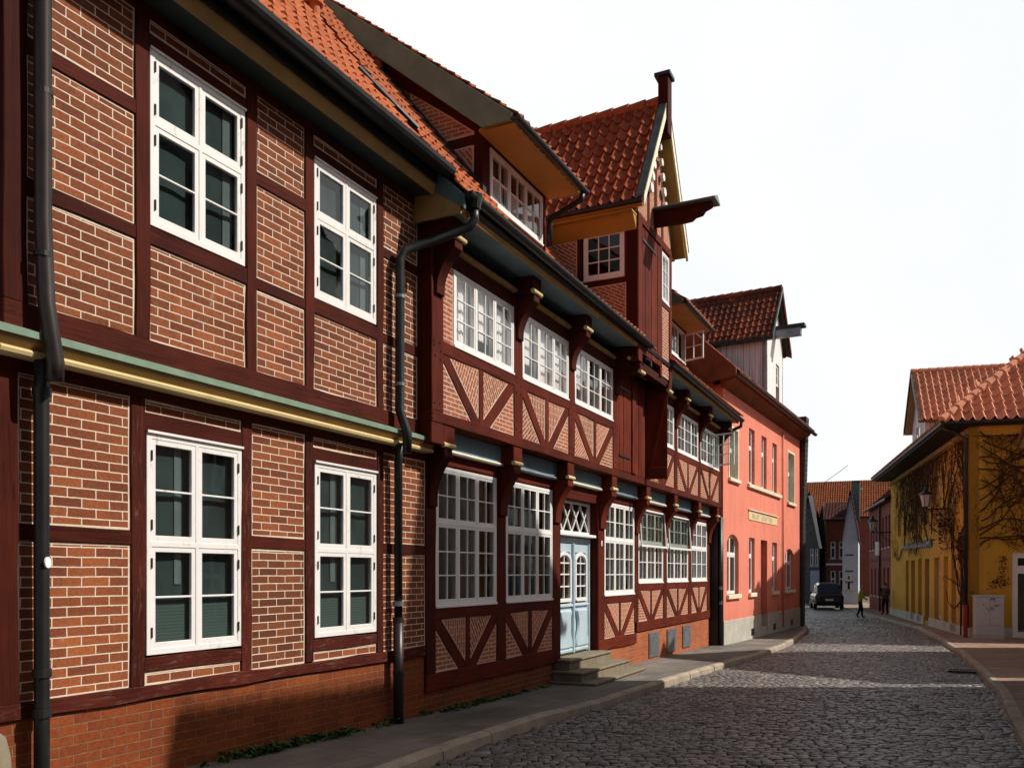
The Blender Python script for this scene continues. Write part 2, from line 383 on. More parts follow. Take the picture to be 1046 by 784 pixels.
# setts: per-stone tone from a colour attribute that stores a random number
k = NT('setts', 0.5, 0.6)
at = k.n('ShaderNodeAttribute'); at.attribute_name = 'tone'
co = k.coord()
c0 = k.ramp(at.outputs['Fac'], [(0.0, (0.085, 0.083, 0.083)), (0.45, (0.145, 0.138, 0.130)), (0.8, (0.215, 0.198, 0.178)), (1.0, (0.30, 0.268, 0.23))])
c0 = k.mix(1.0, c0, k.ramp(k.noise(co, 22, 5, 0.7), [(0.3, (0.62, 0.62, 0.63)), (0.7, (1.22, 1.2, 1.18))]), 'MULTIPLY')
c0 = k.mix(1.0, c0, k.ramp(k.noise(co, 0.35, 4), [(0.35, (0.8, 0.8, 0.82)), (0.7, (1.2, 1.18, 1.14))]), 'MULTIPLY')
k.color(c0)
k.normal(k.bump(k.noise(co, 45, 4, 0.6), 0.55, 0.006))
k.l(k.math('MULTIPLY_ADD', k.noise(co, 6, 3), 0.35, 0.28), k.b.inputs['Roughness'])

def ground_mat(name, c, scale=3.0, var=0.3, fine=120, joint=None):
    k = NT(name, 0.88, 0.25)
    co = k.coord()
    c0 = k.ramp(k.noise(co, scale * 0.25, 6, 0.6), [(0.3, tuple(x * (1 - var) for x in c)), (0.7, tuple(x * (1 + var) for x in c))])
    c0 = k.mix(1.0, c0, k.ramp(k.noise(co, fine, 3, 0.7), [(0.3, (0.7, 0.7, 0.7)), (0.7, (1.3, 1.3, 1.3))]), 'MULTIPLY')
    h = k.noise(co, fine, 3, 0.7)
    if joint:
        br = k.n('ShaderNodeTexBrick'); br.offset = 0.5
        br.inputs['Scale'].default_value = 1.0; br.inputs['Brick Width'].default_value = joint[0]; br.inputs['Row Height'].default_value = joint[1]
        br.inputs['Mortar Size'].default_value = joint[2]; br.inputs['Mortar Smooth'].default_value = 0.3
        br.inputs['Color1'].default_value = (0.85, 0.85, 0.85, 1); br.inputs['Color2'].default_value = (1.15, 1.15, 1.15, 1); br.inputs['Mortar'].default_value = (0.45, 0.43, 0.42, 1)
        k.l(k.mapping(co, rot=(0, 0, joint[3])), br.inputs['Vector'])
        c0 = k.mix(1.0, c0, br.outputs['Color'], 'MULTIPLY')
        h = k.math('SUBTRACT', k.math('MULTIPLY', h, 0.3), br.outputs['Fac'])
    k.color(c0)
    k.normal(k.bump(h, 0.5, 0.006))
    return k.m
ground_mat('joint_sand', (0.07, 0.064, 0.055), 4, 0.4)
ground_mat('asphalt_path', (0.155, 0.142, 0.125), 3, 0.32, 90, (0.5, 0.3, 0.005, rad(-63)))
ground_mat('pavers', (0.27, 0.185, 0.13), 3, 0.22, 90, (0.22, 0.11, 0.006, rad(-28)))
ground_mat('kerb_granite', (0.34, 0.29, 0.225), 9, 0.25, 70)
ground_mat('earth', (0.12, 0.10, 0.075), 1, 0.4)

# ------------------------------------------------------------------ mesh helpers
class MB:
    def __init__(s): s.v = []; s.f = []; s.uv = []; s.fm = []
    def add(s, vs, fs, uvs=None, mi=0):
        o = len(s.v); s.v += [tuple(p) for p in vs]
        for i, f in enumerate(fs):
            s.f.append([o + j for j in f]); s.uv.append(uvs[i] if uvs else None); s.fm.append(mi)
    def box(s, u0, u1, n0, n1, z0, z1, mi=0):          # (u, n, z) facade coordinates
        P = [(u, -n, z) for u in (u0, u1) for n in (n0, n1) for z in (z0, z1)]
        s.add(P, [(0, 1, 3, 2), (4, 6, 7, 5), (0, 4, 5, 1), (2, 3, 7, 6), (0, 2, 6, 4), (1, 5, 7, 3)], mi=mi)
    def xbox(s, c, d, rz=0.0, mi=0):                      # plain xyz box
        cx, cy, cz = c; dx, dy, dz = (x / 2 for x in d); ca, sa = math.cos(rz), math.sin(rz)
        P = []
        for x in (-dx, dx):
            for y in (-dy, dy):
                for z in (-dz, dz): P.append((cx + x * ca - y * sa, cy + x * sa + y * ca, cz + z))
        s.add(P, [(0, 1, 3, 2), (4, 6, 7, 5), (0, 4, 5, 1), (2, 3, 7, 6), (0, 2, 6, 4), (1, 5, 7, 3)], mi=mi)
    def prism(s, poly, n0, n1, mi=0):                     # polygon in the facade plane
        k = len(poly)
        V = [(u, -n0, z) for u, z in poly] + [(u, -n1, z) for u, z in poly]
        F = [tuple(range(k)), tuple(range(2 * k - 1, k - 1, -1))]
        F += [(i, (i + 1) % k, k + (i + 1) % k, k + i) for i in range(k)]
        s.add(V, F, mi=mi)
    def side(s, poly, u0, u1, mi=0):                      # polygon (n, z) extruded along u
        k = len(poly)
        V = [(u0, -n, z) for n, z in poly] + [(u1, -n, z) for n, z in poly]
        F = [tuple(range(k)), tuple(range(2 * k - 1, k - 1, -1))]
        F += [(i, (i + 1) % k, k + (i + 1) % k, k + i) for i in range(k)]
        s.add(V, F, mi=mi)
    def tube(s, pts, r, seg=8, mi=0, cap=True):           # xyz path, r number or list
        pts = [Vector(p) for p in pts]; n = len(pts)
        rs = r if isinstance(r, (list, tuple)) else [r] * n
        V = []; prev = None
        for i, p in enumerate(pts):
            t = (pts[min(i + 1, n - 1)] - pts[max(i - 1, 0)]).normalized()
            if prev is None:
                a = t.cross(Vector((0, 0, 1)))
                if a.length < 1e-3: a = t.cross(Vector((1, 0, 0)))
                a.normalize()
            else:
                a = prev - t * prev.dot(t); a.normalize()
            prev = a; b = t.cross(a)
            for q in range(seg):
                an = 2 * math.pi * q / seg
                V.append(p + (a * math.cos(an) + b * math.sin(an)) * rs[i])
        F = []
        for i in range(n - 1):
            for q in range(seg):
                F.append((i * seg + q, i * seg + (q + 1) % seg, (i + 1) * seg + (q + 1) % seg, (i + 1) * seg + q))
        if cap:
            F.append(tuple(range(seg - 1, -1, -1))); F.append(tuple(range((n - 1) * seg, n * seg)))
        s.add(V, F, mi=mi)
    def lattice(s, us, zs, holes, n0, n1, mi=0):          # connected frame with openings
        nu, nz = len(us), len(zs)
        idx = {}; V = []; F = []
        def vid(i, j, k):
            if (i, j, k) not in idx:
                idx[(i, j, k)] = len(V); V.append((us[i], -(n1 if k else n0), zs[j]))
            return idx[(i, j, k)]
        solid = lambda i, j: 0 <= i < nu - 1 and 0 <= j < nz - 1 and (i, j) not in holes
        for i in range(nu - 1):
            for j in range(nz - 1):
                if not solid(i, j): continue
                F.append((vid(i, j, 1), vid(i + 1, j, 1), vid(i + 1, j + 1, 1), vid(i, j + 1, 1)))
                F.append((vid(i, j, 0), vid(i, j + 1, 0), vid(i + 1, j + 1, 0), vid(i + 1, j, 0)))
                if not solid(i - 1, j): F.append((vid(i, j, 0), vid(i, j, 1), vid(i, j + 1, 1), vid(i, j + 1, 0)))
                if not solid(i + 1, j): F.append((vid(i + 1, j, 0), vid(i + 1, j + 1, 0), vid(i + 1, j + 1, 1), vid(i + 1, j, 1)))
                if not solid(i, j - 1): F.append((vid(i, j, 0), vid(i + 1, j, 0), vid(i + 1, j, 1), vid(i, j, 1)))
                if not solid(i, j + 1): F.append((vid(i, j + 1, 0), vid(i, j + 1, 1), vid(i + 1, j + 1, 1), vid(i + 1, j + 1, 0)))
        s.add(V, F, mi=mi)
    def build(s, name, mat, parent=None, bevel=0.0, smooth=False, xf=None, recalc=True, sharp=None):
        me = bpy.data.meshes.new(name)
        vs = s.v if xf is None else [tuple(xf @ Vector(p)) for p in s.v]
        me.from_pydata(vs, [], s.f)
        for mm in (mat if isinstance(mat, (list, tuple)) else [mat]): me.materials.append(MATS[mm])
        if any(s.fm): me.polygons.foreach_set('material_index', s.fm)
        if any(u is not None for u in s.uv):
            lay = me.uv_layers.new(name='UVMap'); q = 0
            for f, u in zip(s.f, s.uv):
                for j in range(len(f)):
                    if u is not None: lay.data[q].uv = u[j]
                    q += 1
        if recalc and not any(u is not None for u in s.uv):
            bm = bmesh.new(); bm.from_mesh(me); bmesh.ops.recalc_face_normals(bm, faces=bm.faces); bm.to_mesh(me); bm.free()
        if smooth: me.polygons.foreach_set('use_smooth', [True] * len(me.polygons))
        if sharp: me.set_sharp_from_angle(angle=rad(sharp))
        o = bpy.data.objects.new(name, me); COL.objects.link(o)
        if parent is not None: o.parent = parent
        if bevel:
            b = o.modifiers.new('bevel', 'BEVEL'); b.width = bevel; b.segments = 1; b.limit_method = 'ANGLE'
        return o

def tag(o, label, cat=None, group=None, kind=None):
    o['label'] = label
    if cat: o['category'] = cat
    if group: o['group'] = group
    if kind: o['kind'] = kind
    return o
def thing(name, label, cat, loc=(0, 0, 0), rz=0.0, group=None):
    o = bpy.data.objects.new(name, None); COL.objects.link(o)
    o.location = loc; o.rotation_euler = (0, 0, rz)
    o.empty_display_size = 0.3
    return tag(o, label, cat, group)

# ground height along the street (the lane falls a little away from the camera)
GP = [(-60, .55), (0, .38), (8, .22), (10.8, .12), (14, .05), (19.5, -.06), (27, -.22), (40, -.27), (60, -.30), (900, -.45)]
def g(y):
    for (a, za), (b, zb) in zip(GP, GP[1:]):
        if y <= b: return za + (zb - za) * (y - a) / (b - a)
    return GP[-1][1]

def timber(root, name, a, b, w, nb, nf, mat, bevel=0.006, wob=0.009, over=0.0):
    """beam in the facade plane from a=(u,z) to b, width w, between offsets nb..nf"""
    a = Vector(a); b = Vector(b); d = (b - a); L = d.length; d.normalize(); p = Vector((-d.y, d.x))
    a = a - d * over; L += 2 * over
    ns = max(1, int(L / 0.45)); V = []; F = []; UV = []
    nf += random.uniform(-0.0015, 0.0015); so = random.uniform(0, 40)
    for i in range(ns + 1):
        t = L * i / ns; c = a + d * t
        hl = w / 2 + random.uniform(-wob, wob); hr = w / 2 + random.uniform(-wob, wob); fo = random.uniform(-wob, wob) * 0.3
        l = c + p * hl; r = c - p * hr
        V += [(l.x, -nb, l.y), (r.x, -nb, r.y), (r.x, -(nf + fo), r.y), (l.x, -(nf + fo), l.y)]
    dd = nf - nb
    for i in range(ns):
        o = 4 * i; t0 = L * i / ns + so; t1 = L * (i + 1) / ns + so
        for e, (x0, x1) in enumerate(((0, w), (0, dd), (0, w), (0, dd))):
            q = (e + 1) % 4
            F.append((o + e, o + q, o + 4 + q, o + 4 + e)); UV.append([(t0, x0 + e), (t0, x1 + e), (t1, x1 + e), (t1, x0 + e)])
    F.append((3, 2, 1, 0)); UV.append([(so, 0), (so, w), (so + dd, w), (so + dd, 0)])
    o = 4 * ns
    F.append((o, o + 1, o + 2, o + 3)); UV.append([(so, 0), (so, w), (so + dd, w), (so + dd, 0)])
    mb = MB(); mb.add(V, F, UV)
    return mb.build(name, mat, root, bevel)

def clip(poly, px, pz, nx, nz):
    """keep the part of the convex polygon where (p-(px,pz)).n >= 0"""
    out = []
    for i, a in enumerate(poly):
        b = poly[(i + 1) % len(poly)]
        da = (a[0] - px) * nx + (a[1] - pz) * nz; db = (b[0] - px) * nx + (b[1] - pz) * nz
        if da >= 0: out.append(a)
        if (da >= 0) != (db >= 0):
            t = da / (da - db); out.append((a[0] + (b[0] - a[0]) * t, a[1] + (b[1] - a[1]) * t))
    return out

def panel(root, poly, n, mat, rot=0.0, org=None, depth=0.07):
    """brick infill panel; EdgeA..C hold the distances to its edges so the pale pointing can run round it"""
    if len(poly) < 3: return
    area = sum(p[0] * q[1] - q[0] * p[1] for p, q in zip(poly, poly[1:] + poly[:1])) / 2
    if abs(area) < 0.004: return
    if area < 0: poly = poly[::-1]
    k = len(poly)
    if org is None: org = (min(p[0] for p in poly) - random.uniform(0, 0.25), min(p[1] for p in poly) + random.uniform(-.02, .02))
    ca, sa = math.cos(rot), math.sin(rot)
    V = [(u, -n, z) for u, z in poly] + [(u, -(n - depth), z) for u, z in poly]
    F = [tuple(range(k))] + [(i, k + i, k + (i + 1) % k, (i + 1) % k) for i in range(k)]
    me = bpy.data.meshes.new('brick_panel'); me.from_pydata(V, [], F); me.materials.append(MATS[mat])
    L0 = me.uv_layers.new(name='UVMap'); Ls = [me.uv_layers.new(name=x) for x in ('EdgeA', 'EdgeB', 'EdgeC')]
    def dist(p):
        ds = []
        for i in range(k):
            a = poly[i]; b = poly[(i + 1) % k]; ex, ez = b[0] - a[0], b[1] - a[1]; l = math.hypot(ex, ez)
            if l < 1e-6: continue
            ds.append(((p[0] - a[0]) * -ez + (p[1] - a[1]) * ex) / l)
        ds = ds[:6]
        return ds + [9.0] * (6 - len(ds))
    q = 0
    for fi, f in enumerate(F):
        for vi in f:
            p = poly[vi % k]; x, z = p[0] - org[0], p[1] - org[1]
            L0.data[q].uv = (x * ca + z * sa + 3, -x * sa + z * ca + 3)
            ds = dist(p) if fi == 0 else [0.0] * 6
            for j in range(3): Ls[j].data[q].uv = (ds[2 * j], ds[2 * j + 1])
            q += 1
    o = bpy.data.objects.new('brick_panel', me); COL.objects.link(o); o.parent = root
    return o
def rect(u0, u1, z0, z1): return [(u0, z0), (u1, z0), (u1, z1), (u0, z1)]

def sash_mesh(u0, u1, z0, z1, nx, ny, fw, mw, n0, n1):
    us = [u0, u0 + fw]; iw = (u1 - u0 - 2 * fw)
    for i in range(1, nx): c = u0 + fw + iw * i / nx; us += [c - mw / 2, c + mw / 2]
    us += [u1 - fw, u1]
    zs = [z0, z0 + fw * 1.15]; ih = (z1 - z0 - fw * 2.15)
    for i in range(1, ny): c = z0 + fw * 1.15 + ih * i / ny; zs += [c - mw / 2, c + mw / 2]
    zs += [z1 - fw, z1]
    holes = {(1 + 2 * i, 1 + 2 * j) for i in range(nx) for j in range(ny)}
    m = MB(); m.lattice(us, zs, holes, n0, n1); return m

def window(root, u0, u1, z0, z1, n, cols, tiers, frame=0.045, sashw=0.04, mw=0.018, mat='white_paint', glass='glass', opened=(), sill=True, hinges=False, name='window', depth=0.09, label=None):
    """tiers: list of (z fraction from bottom, nx, ny); n = facade plane; returns window part"""
    us = [u0, u0 + frame]; cw = (u1 - u0 - 2 * frame)
    for i in range(1, cols): c = u0 + frame + cw * i / cols; us += [c - frame * .35, c + frame * .35]
    us += [u1 - frame, u1]
    zs = [z0, z0 + frame]; hh = z1 - z0 - 2 * frame; acc = 0; 
    for fr_, _, _ in tiers[:-1]:
        acc += fr_; c = z0 + frame + hh * acc; zs += [c - frame * .45, c + frame * .45]
    zs += [z1 - frame, z1]
    m = MB(); m.lattice(us, zs, {(1 + 2 * i, 1 + 2 * j) for i in range(cols) for j in range(len(tiers))}, n - depth, n + 0.012)
    if sill: m.box(u0 - .002, u1 + .002, n - .03, n + 0.03, z0 - .022, z0 + .012)
    W = m.build(name, mat, root, 0.004)
    if label: W['label'] = label
    g_ = MB(); gn = n - 0.012
    for i in range(cols):
        for j, (fr_, nx, ny) in enumerate(tiers):
            a, b = us[1 + 2 * i], us[2 + 2 * i]; c, d = zs[1 + 2 * j], zs[2 + 2 * j]
            op = [o for o in opened if o[0] == (i, j)]
            if op:
                _, axis, ang = op[0]
                sm = sash_mesh(a, b, c, d, nx, ny, sashw, mw, n - .03, n + .004)
                if axis == 'top': piv = Vector((0, -n, d)); R_ = Matrix.Rotation(ang, 4, 'X')
                elif axis == 'left': piv = Vector((a, -n, 0)); R_ = Matrix.Rotation(-ang, 4, 'Z')
                else: piv = Vector((b, -n, 0)); R_ = Matrix.Rotation(ang, 4, 'Z')
                xf = Matrix.Translation(piv) @ R_ @ Matrix.Translation(-piv)
                so = sm.build('sash', mat, W, 0.003, xf=xf); so['label'] = 'white sash standing open'
                pm = MB(); pm.add([(a + .02, -gn, c + .02), (b - .02, -gn, c + .02), (b - .02, -gn, d - .02), (a + .02, -gn, d - .02)], [(0, 1, 2, 3)])
                pm.build('pane', glass, W, xf=xf, recalc=False)
            else:
                sm = sash_mesh(a - .006, b + .006, c - .006, d + .006, nx, ny, sashw, mw, n - .03, n + .005 + random.uniform(0, .003))
                sm.build('sash', mat, W, 0.003)
                pm = MB(); e = random.uniform(-.002, .002)
                pm.add([(a + .015, -gn + e, c + .015), (b - .015, -gn - e, c + .015), (b - .015, -gn - e + .001, d - .015), (a + .015, -gn + e, d - .015)], [(0, 1, 2, 3)])
                pm.build('pane', glass, W, recalc=False)
    if hinges:
        for u in (u0 + frame * .9, u1 - frame * .9):
            for j in range(len(tiers)):
                for q in (.16, .84):
                    z = zs[1 + 2 * j] * (1 - q) + zs[2 + 2 * j] * q
                    h = MB(); h.tube([(u, -(n + .018), z - .045), (u, -(n + .018), z + .045)], .008, 6)
                    h.build('hinge', 'iron', W)
    return W

def wavy_sheet(u0, u1, z0, z1, n, amp=0.03, per=0.11, seed=0):
    m = MB(); k = max(4, int((u1 - u0) / 0.025)); V = []
    rnd = random.Random(seed); ph = rnd.uniform(0, 6)
    for i in range(k + 1):
        u = u0 + (u1 - u0) * i / k; o = amp * math.sin(2 * math.pi * u / per + ph + 1.2 * math.sin(u * 5))
        V += [(u, -(n + o), z0), (u, -(n + o * .7), z1)]
    m.add(V, [(2 * i, 2 * i + 2, 2 * i + 3, 2 * i + 1) for i in range(k)]); return m

PROF = [(0.0, .25), (.1, -.2), (.3, -.5), (.5, -.35), (.64, .35), (.76, .95), (.86, 1.0), (.94, .7)]
def tiles(root, name, P0, U, S, W, L, mat, tw=.215, tl=.33, amp=.034, lift=.042, clipfn=None, prof=PROF, jit=.004, scal=.03):
    """pantiled slope: P0 eave corner, U along the eave, S up the slope (local xyz)"""
    P0 = Vector(P0); U = Vector(U).normalized(); S = Vector(S).normalized(); N = U.cross(S).normalized()
    if N.z < 0: N = -N
    nx = max(1, round(W / tw)); tw = W / nx; ny = max(1, round(L / tl)); tl = L / ny
    xs = [((i + p), h) for i in range(nx) for p, h in prof] + [(nx, prof[0][1])]
    rows = []
    jt = {}
    V = []; m = len(xs)
    for j in range(ny):
        for s_, hh in ((j * tl - (.04 if j == 0 else 0.0), lift), ((j + 1) * tl, .004)):
            rows.append(j)
            for x, h in xs:
                key = (int(x), j)
                if key not in jt: jt[key] = (random.uniform(-jit, jit), random.uniform(-jit, jit) * 1.5)
                a, b = jt[key]
                sc_ = scal * (abs((x % 1.0) - .38) / .5) ** 2 if hh > .01 else (scal * (abs((x % 1.0) - .38) / .5) ** 2 if j < ny - 1 else 0)
                V.append(P0 + U * (x * tw) + S * (s_ + b + sc_) + N * (hh + h * amp + a))
    F = []; UV = []
    for r in range(len(rows) - 1):
        for i in range(m - 1):
            if clipfn and not clipfn(V[r * m + i]): continue
            F.append((r * m + i, r * m + i + 1, (r + 1) * m + i + 1, (r + 1) * m + i))
            x0, x1 = xs[i][0], xs[i + 1][0]; e = .001
            y0 = rows[r] + (.05 if r % 2 == 0 else .9)
            UV.append([(x0 + e, y0), (x1 - e, y0), (x1 - e, y0 + .04), (x0 + e, y0 + .04)])
    mb = MB(); mb.add(V, F, UV)
    o = mb.build(name, mat, root, smooth=True, sharp=50)
    return o

def ridge_tiles(root, a, b, mat, r=.11, step=.36):
    a = Vector(a); b = Vector(b); L = (b - a).length; k = max(1, round(L / step)); pts = []; rs = []
    for i in range(k):
        t0 = i / k; t1 = (i + 1) / k
        pts += [a.lerp(b, t0), a.lerp(b, t1 - .002)]; rs += [r * 1.16, r * .92]
    m = MB(); m.tube(pts, rs, 10); return m.build('ridge_tiles', mat, root, smooth=False)

def gutter(root, u0, u1, n, z, r=.075, mat='zinc_dark', axis='u', fall=0.0):
    prof = [(math.cos(a) * r, math.sin(a) * r) for a in [math.pi + math.pi * i / 8 for i in range(9)]]
    prof += [(math.cos(a) * (r - .008), math.sin(a) * (r - .008)) for a in [2 * math.pi - math.pi * i / 8 for i in range(9)]]
    m = MB()
    if axis == 'u':
        m.side([(n + x, z + y) for x, y in prof], u0, u1)
        m.side([(n + x * .97, z + y * .97) for x, y in prof[:9]], u0, u0 + .006)
        m.side([(n + x * .97, z + y * .97) for x, y in prof[:9]], u1 - .006, u1)
    else:                                            # runs along n at u=n position
        m.prism([(n + x, z + y) for x, y in prof], u0, u1)
    if fall: m.v = [(x, y, zz - fall * (x - u0) / (u1 - u0)) for x, y, zz in m.v]
    return m.build('gutter', mat, root, smooth=False)

def bracket(root, u, w, z0, z1, n0, n1, mat):
    """curved jetty bracket (knagge)"""
    H = z1 - z0; D = n1 - n0
    pts = [(n0, z0), (n0 + .05, z0 + .0)]
    for i in range(1, 9):
        t = i / 8; pts.append((n0 + .05 + (D - .05) * (t ** 2.2), z0 + H * (.08 + .78 * t)))
    pts += [(n1, z1), (n0, z1)]
    m = MB(); m.side(pts, u - w / 2, u + w / 2)
    return m.build('bracket', mat, root, .006)

def frame_root(name, label, cat, org, d, group=None):
    return thing(name, label, cat, (org[0], org[1], 0), math.atan2(d[1], d[0]), group)

def vent_pot(root, p):
    m = MB(); p = Vector(p)
    m.tube([p + Vector((0, 0, -.05)), p + Vector((0, 0, .16)), p + Vector((0, 0, .17)), p + Vector((0, 0, .25)), p + Vector((0, 0, .27))], [.075, .075, .115, .115, .08], 14)
    return m.build('roof_vent', 'clay_pot', root, smooth=False)

# ================================================================== house frame of the left row
DL = Vector((0.44477579, 0.89564195)); NL = Vector((0.89564195, -0.44477579)); OL = Vector((-1.188574, 11.363289))
def wl(u, n): return (OL.x + u * DL.x + n * NL.x, OL.y + u * DL.y + n * NL.y)
def gl(u, n): return g(wl(u, n)[1])

# ------------------------------------------------------------------ brick house nearest the camera
H1 = frame_root('half_timbered_house', 'two-storey half-timbered house of red brick panels with large four-part white windows, nearest at the left', 'house', OL, DL)
U0 = -5.77
UP = 0.10                                                     # the upper floor stands forward by this much
TM, TW, BK = 'oxblood', 'oxblood_worn', 'brick_warm'
posts_g = [(-4.62, -4.47), (-3.33, -3.19), (-2.38, -2.25), (-1.06, -0.93)]
posts_u = [(-4.655, -4.51), (-3.37, -3.225), (-2.50, -2.36), (-1.20, -1.07)]
# plinth
m = MB(); m.box(U0 + .03, 0.045, -0.4, -0.012, -0.4, 0.90); m.build('plinth', 'brick_plinth', H1)
timber(H1, 'sill_beam', (U0, 0.965), (0.045, 0.965), 0.13, -0.15, 0.022, TW, 0.01, 0.012)
timber(H1, 'post', (U0 + .08, 1.03), (U0 + .08, 3.50), 0.16, -0.15, 0.024, TM)
for a, b in posts_g: timber(H1, 'post', ((a + b) / 2, 1.03), ((a + b) / 2, 3.50), b - a, -0.12, 0.020, TW if a > -5 else TM)
timber(H1, 'top_plate', (U0, 3.565), (0.04, 3.565), 0.13, -0.15, 0.024, TM)
segs_g = [(U0 + .16, -4.62), (-3.19, -2.38), (-0.93, 0.05)]
for a, b in segs_g:
    panel(H1, rect(a - .004, b + .004, 2.365, 3.505), 0.0, BK); panel(H1, rect(a - .004, b + .004, 1.025, 2.245), 0.0, BK)
    timber(H1, 'rail', (a, 2.305), (b, 2.305), 0.125, -0.12, 0.014, TM, over=.01)
for a, b in ((-4.47, -3.33), (-2.25, -1.06)):
    timber(H1, 'lintel', (a, 3.31), (b, 3.31), 0.15, -0.12, 0.014, TM, over=.01)
    panel(H1, rect(a - .004, b + .004, 3.38, 3.505), 0.0, BK, org=(a, 3.395))
    timber(H1, 'sill_rail', (a, 1.205), (b, 1.205), 0.125, -0.12, 0.016, TW, over=.01)
    panel(H1, rect(a - .004, b + .004, 1.025, 1.145), 0.0, BK, org=(a + .1, 1.045))
TG = [(.5, 1, 2), (.5, 1, 2)]
for a, b in ((-4.455, -3.325), (-2.225, -1.07)):
    W = window(H1, a, b, 1.285, 3.222, 0.0, 2, TG, frame=.055, sashw=.05, hinges=True, mat='white_old', sill=False)
    top = MB(); top.box(a - .005, b + .005, -.02, .035, 3.218, 3.240); top.build('drip_board', 'white_old', W)
    c = wavy_sheet(a + .36, a + .44, 1.9, 3.15, -.062, .003, .1, 3); c.build('curtain', 'curtain_grey', W)
    c = wavy_sheet(a + .06, b - .06, 1.33, 3.18, -.072, .004, .3, 8); c.build('curtain', 'dim_room_tone', W)  # added full-width sheet, its colour imitates the dim room behind the panes
    bl = MB(); bl.box(a + .065, b - .065, -.060, -.055, 1.34, 1.80); bl.build('blind', 'blind', W)
# upper floor
timber(H1, 'sill_beam', (U0 - .02, 3.895), (-0.30, 3.895), 0.19, -0.12, UP + .022, TM)
timber(H1, 'post', (U0 + .07, 3.985), (U0 + .07, 6.74), 0.18, -0.12, UP + .024, TM)
for a, b in posts_u: timber(H1, 'post', ((a + b) / 2, 3.985), ((a + b) / 2, 6.74), b - a, -0.1, UP + .020, TM)
timber(H1, 'top_plate', (U0 - .02, 6.785), (-0.30, 6.785), 0.10, -0.12, UP + .024, TM)
segs_u = [(U0 + .16, -4.655), (-3.225, -2.50), (-1.07, -0.30)]
for a, b in segs_u:
    for z0, z1 in ((3.985, 4.80), (4.92, 5.845), (5.975, 6.74)): panel(H1, rect(a - .004, b + .004, z0 - .004, z1 + .004), UP, BK)
    for z in (4.86, 5.91): timber(H1, 'rail', (a, z), (b, z), 0.125, -0.1, UP + .014, TM, over=.01)
for a, b in ((-4.51, -3.37), (-2.36, -1.20)):
    timber(H1, 'lintel', (a, 6.555), (b, 6.555), 0.13, -0.1, UP + .014, TM, over=.01)
    panel(H1, rect(a - .004, b + .004, 6.62, 6.74), UP, BK, org=(a, 6.635))
    timber(H1, 'sill_rail', (a, 4.885), (b, 4.885), 0.15, -0.1, UP + .016, TM, over=.01)
    panel(H1, rect(a - .004, b + .004, 3.985, 4.815), UP, BK)
for a, b in ((-4.505, -3.385), (-2.355, -1.215)):
    W = window(H1, a, b, 4.975, 6.488, UP, 2, [(.60, 1, 2), (.40, 1, 1)], frame=.055, sashw=.05, hinges=True, mat='white_old', sill=False)
    top = MB(); top.box(a - .005, b + .005, UP - .02, UP + .03, 6.484, 6.502); top.build('drip_board', 'white_old', W)
    c = wavy_sheet(a + .06, b - .06, 5.03, 6.43, UP - .072, .004, .3, 9); c.build('curtain', 'dim_room_tone', W)  # same added sheet upstairs, dim room tone put into its colour
    c = wavy_sheet(b - .22, b - .1, 5.03, 6.43, UP - .062, .003, .12, 5); c.build('curtain', 'curtain_grey', W)
# cornice between the floors: green weathering, ochre cove, cream fillet
m = MB(); m.side([(-.1, 3.80), (UP + .03, 3.80), (UP + .125, 3.765), (UP + .125, 3.715), (-.1, 3.715)], U0 - .12, -.02); m.build('cornice_top', 'verdigris', H1)
m = MB(); m.side([(-.1, 3.715), (UP + .105, 3.715), (UP + .10, 3.69), (UP + .07, 3.655), (UP + .05, 3.635), (-.1, 3.635)], U0 - .10, -.02); m.build('cornice_cove', 'ochre_dull', H1)
m = MB(); m.side([(-.1, 3.635), (UP + .075, 3.635), (UP + .085, 3.615), (UP + .075, 3.59), (-.1, 3.59)], U0 - .08, -.02); m.build('cornice_fillet', 'cream', H1)
# left side wall with its own timbers (only its edge shows) and the rest of the shell
m = MB(); m.box(U0, U0 + .12, -8.2, -0.15, -.4, 7.0); m.build('side_wall', 'brick_plinth', H1)
for n0 in (-1.6, -3.2, -5.0): 
    m = MB(); m.box(U0 - .02, U0 + .0, n0 - .18, n0, .9, 6.9); m.build('post', TM, H1)
m = MB(); m.box(U0 - .05, U0 - .0, -8.2, UP - .1, 3.75, 3.98); m.build('sill_beam', TM, H1)
m = MB(); m.box(U0 - .12, U0 - .0, -8.2, UP - .1, 3.59, 3.715); m.build('cornice_cove', 'ochre_dull', H1)
m = MB(); m.box(U0 + .12, 0.0, -8.2, -8.0, -.4, 7.0); m.build('back_wall', 'room_wall', H1)
m = MB(); m.box(U0 + .12, 0.0, -8.0, -0.15, 3.45, 3.72); m.build('floor_slab', 'room_wall', H1)
m = MB(); m.box(U0 + .12, 0.0, -8.0, -0.12, 6.9, 7.0); m.build('ceiling_slab', 'room_wall', H1)
m = MB(); m.box(U0 + .12, 0.0, -8.0, -0.4, -.3, .55); m.build('floor_slab', 'dark_wood', H1)
m = MB(); m.box(U0 + .12, 0.0, -3.2, -3.1, .55, 6.9); m.build('inner_wall', 'room_wall', H1)
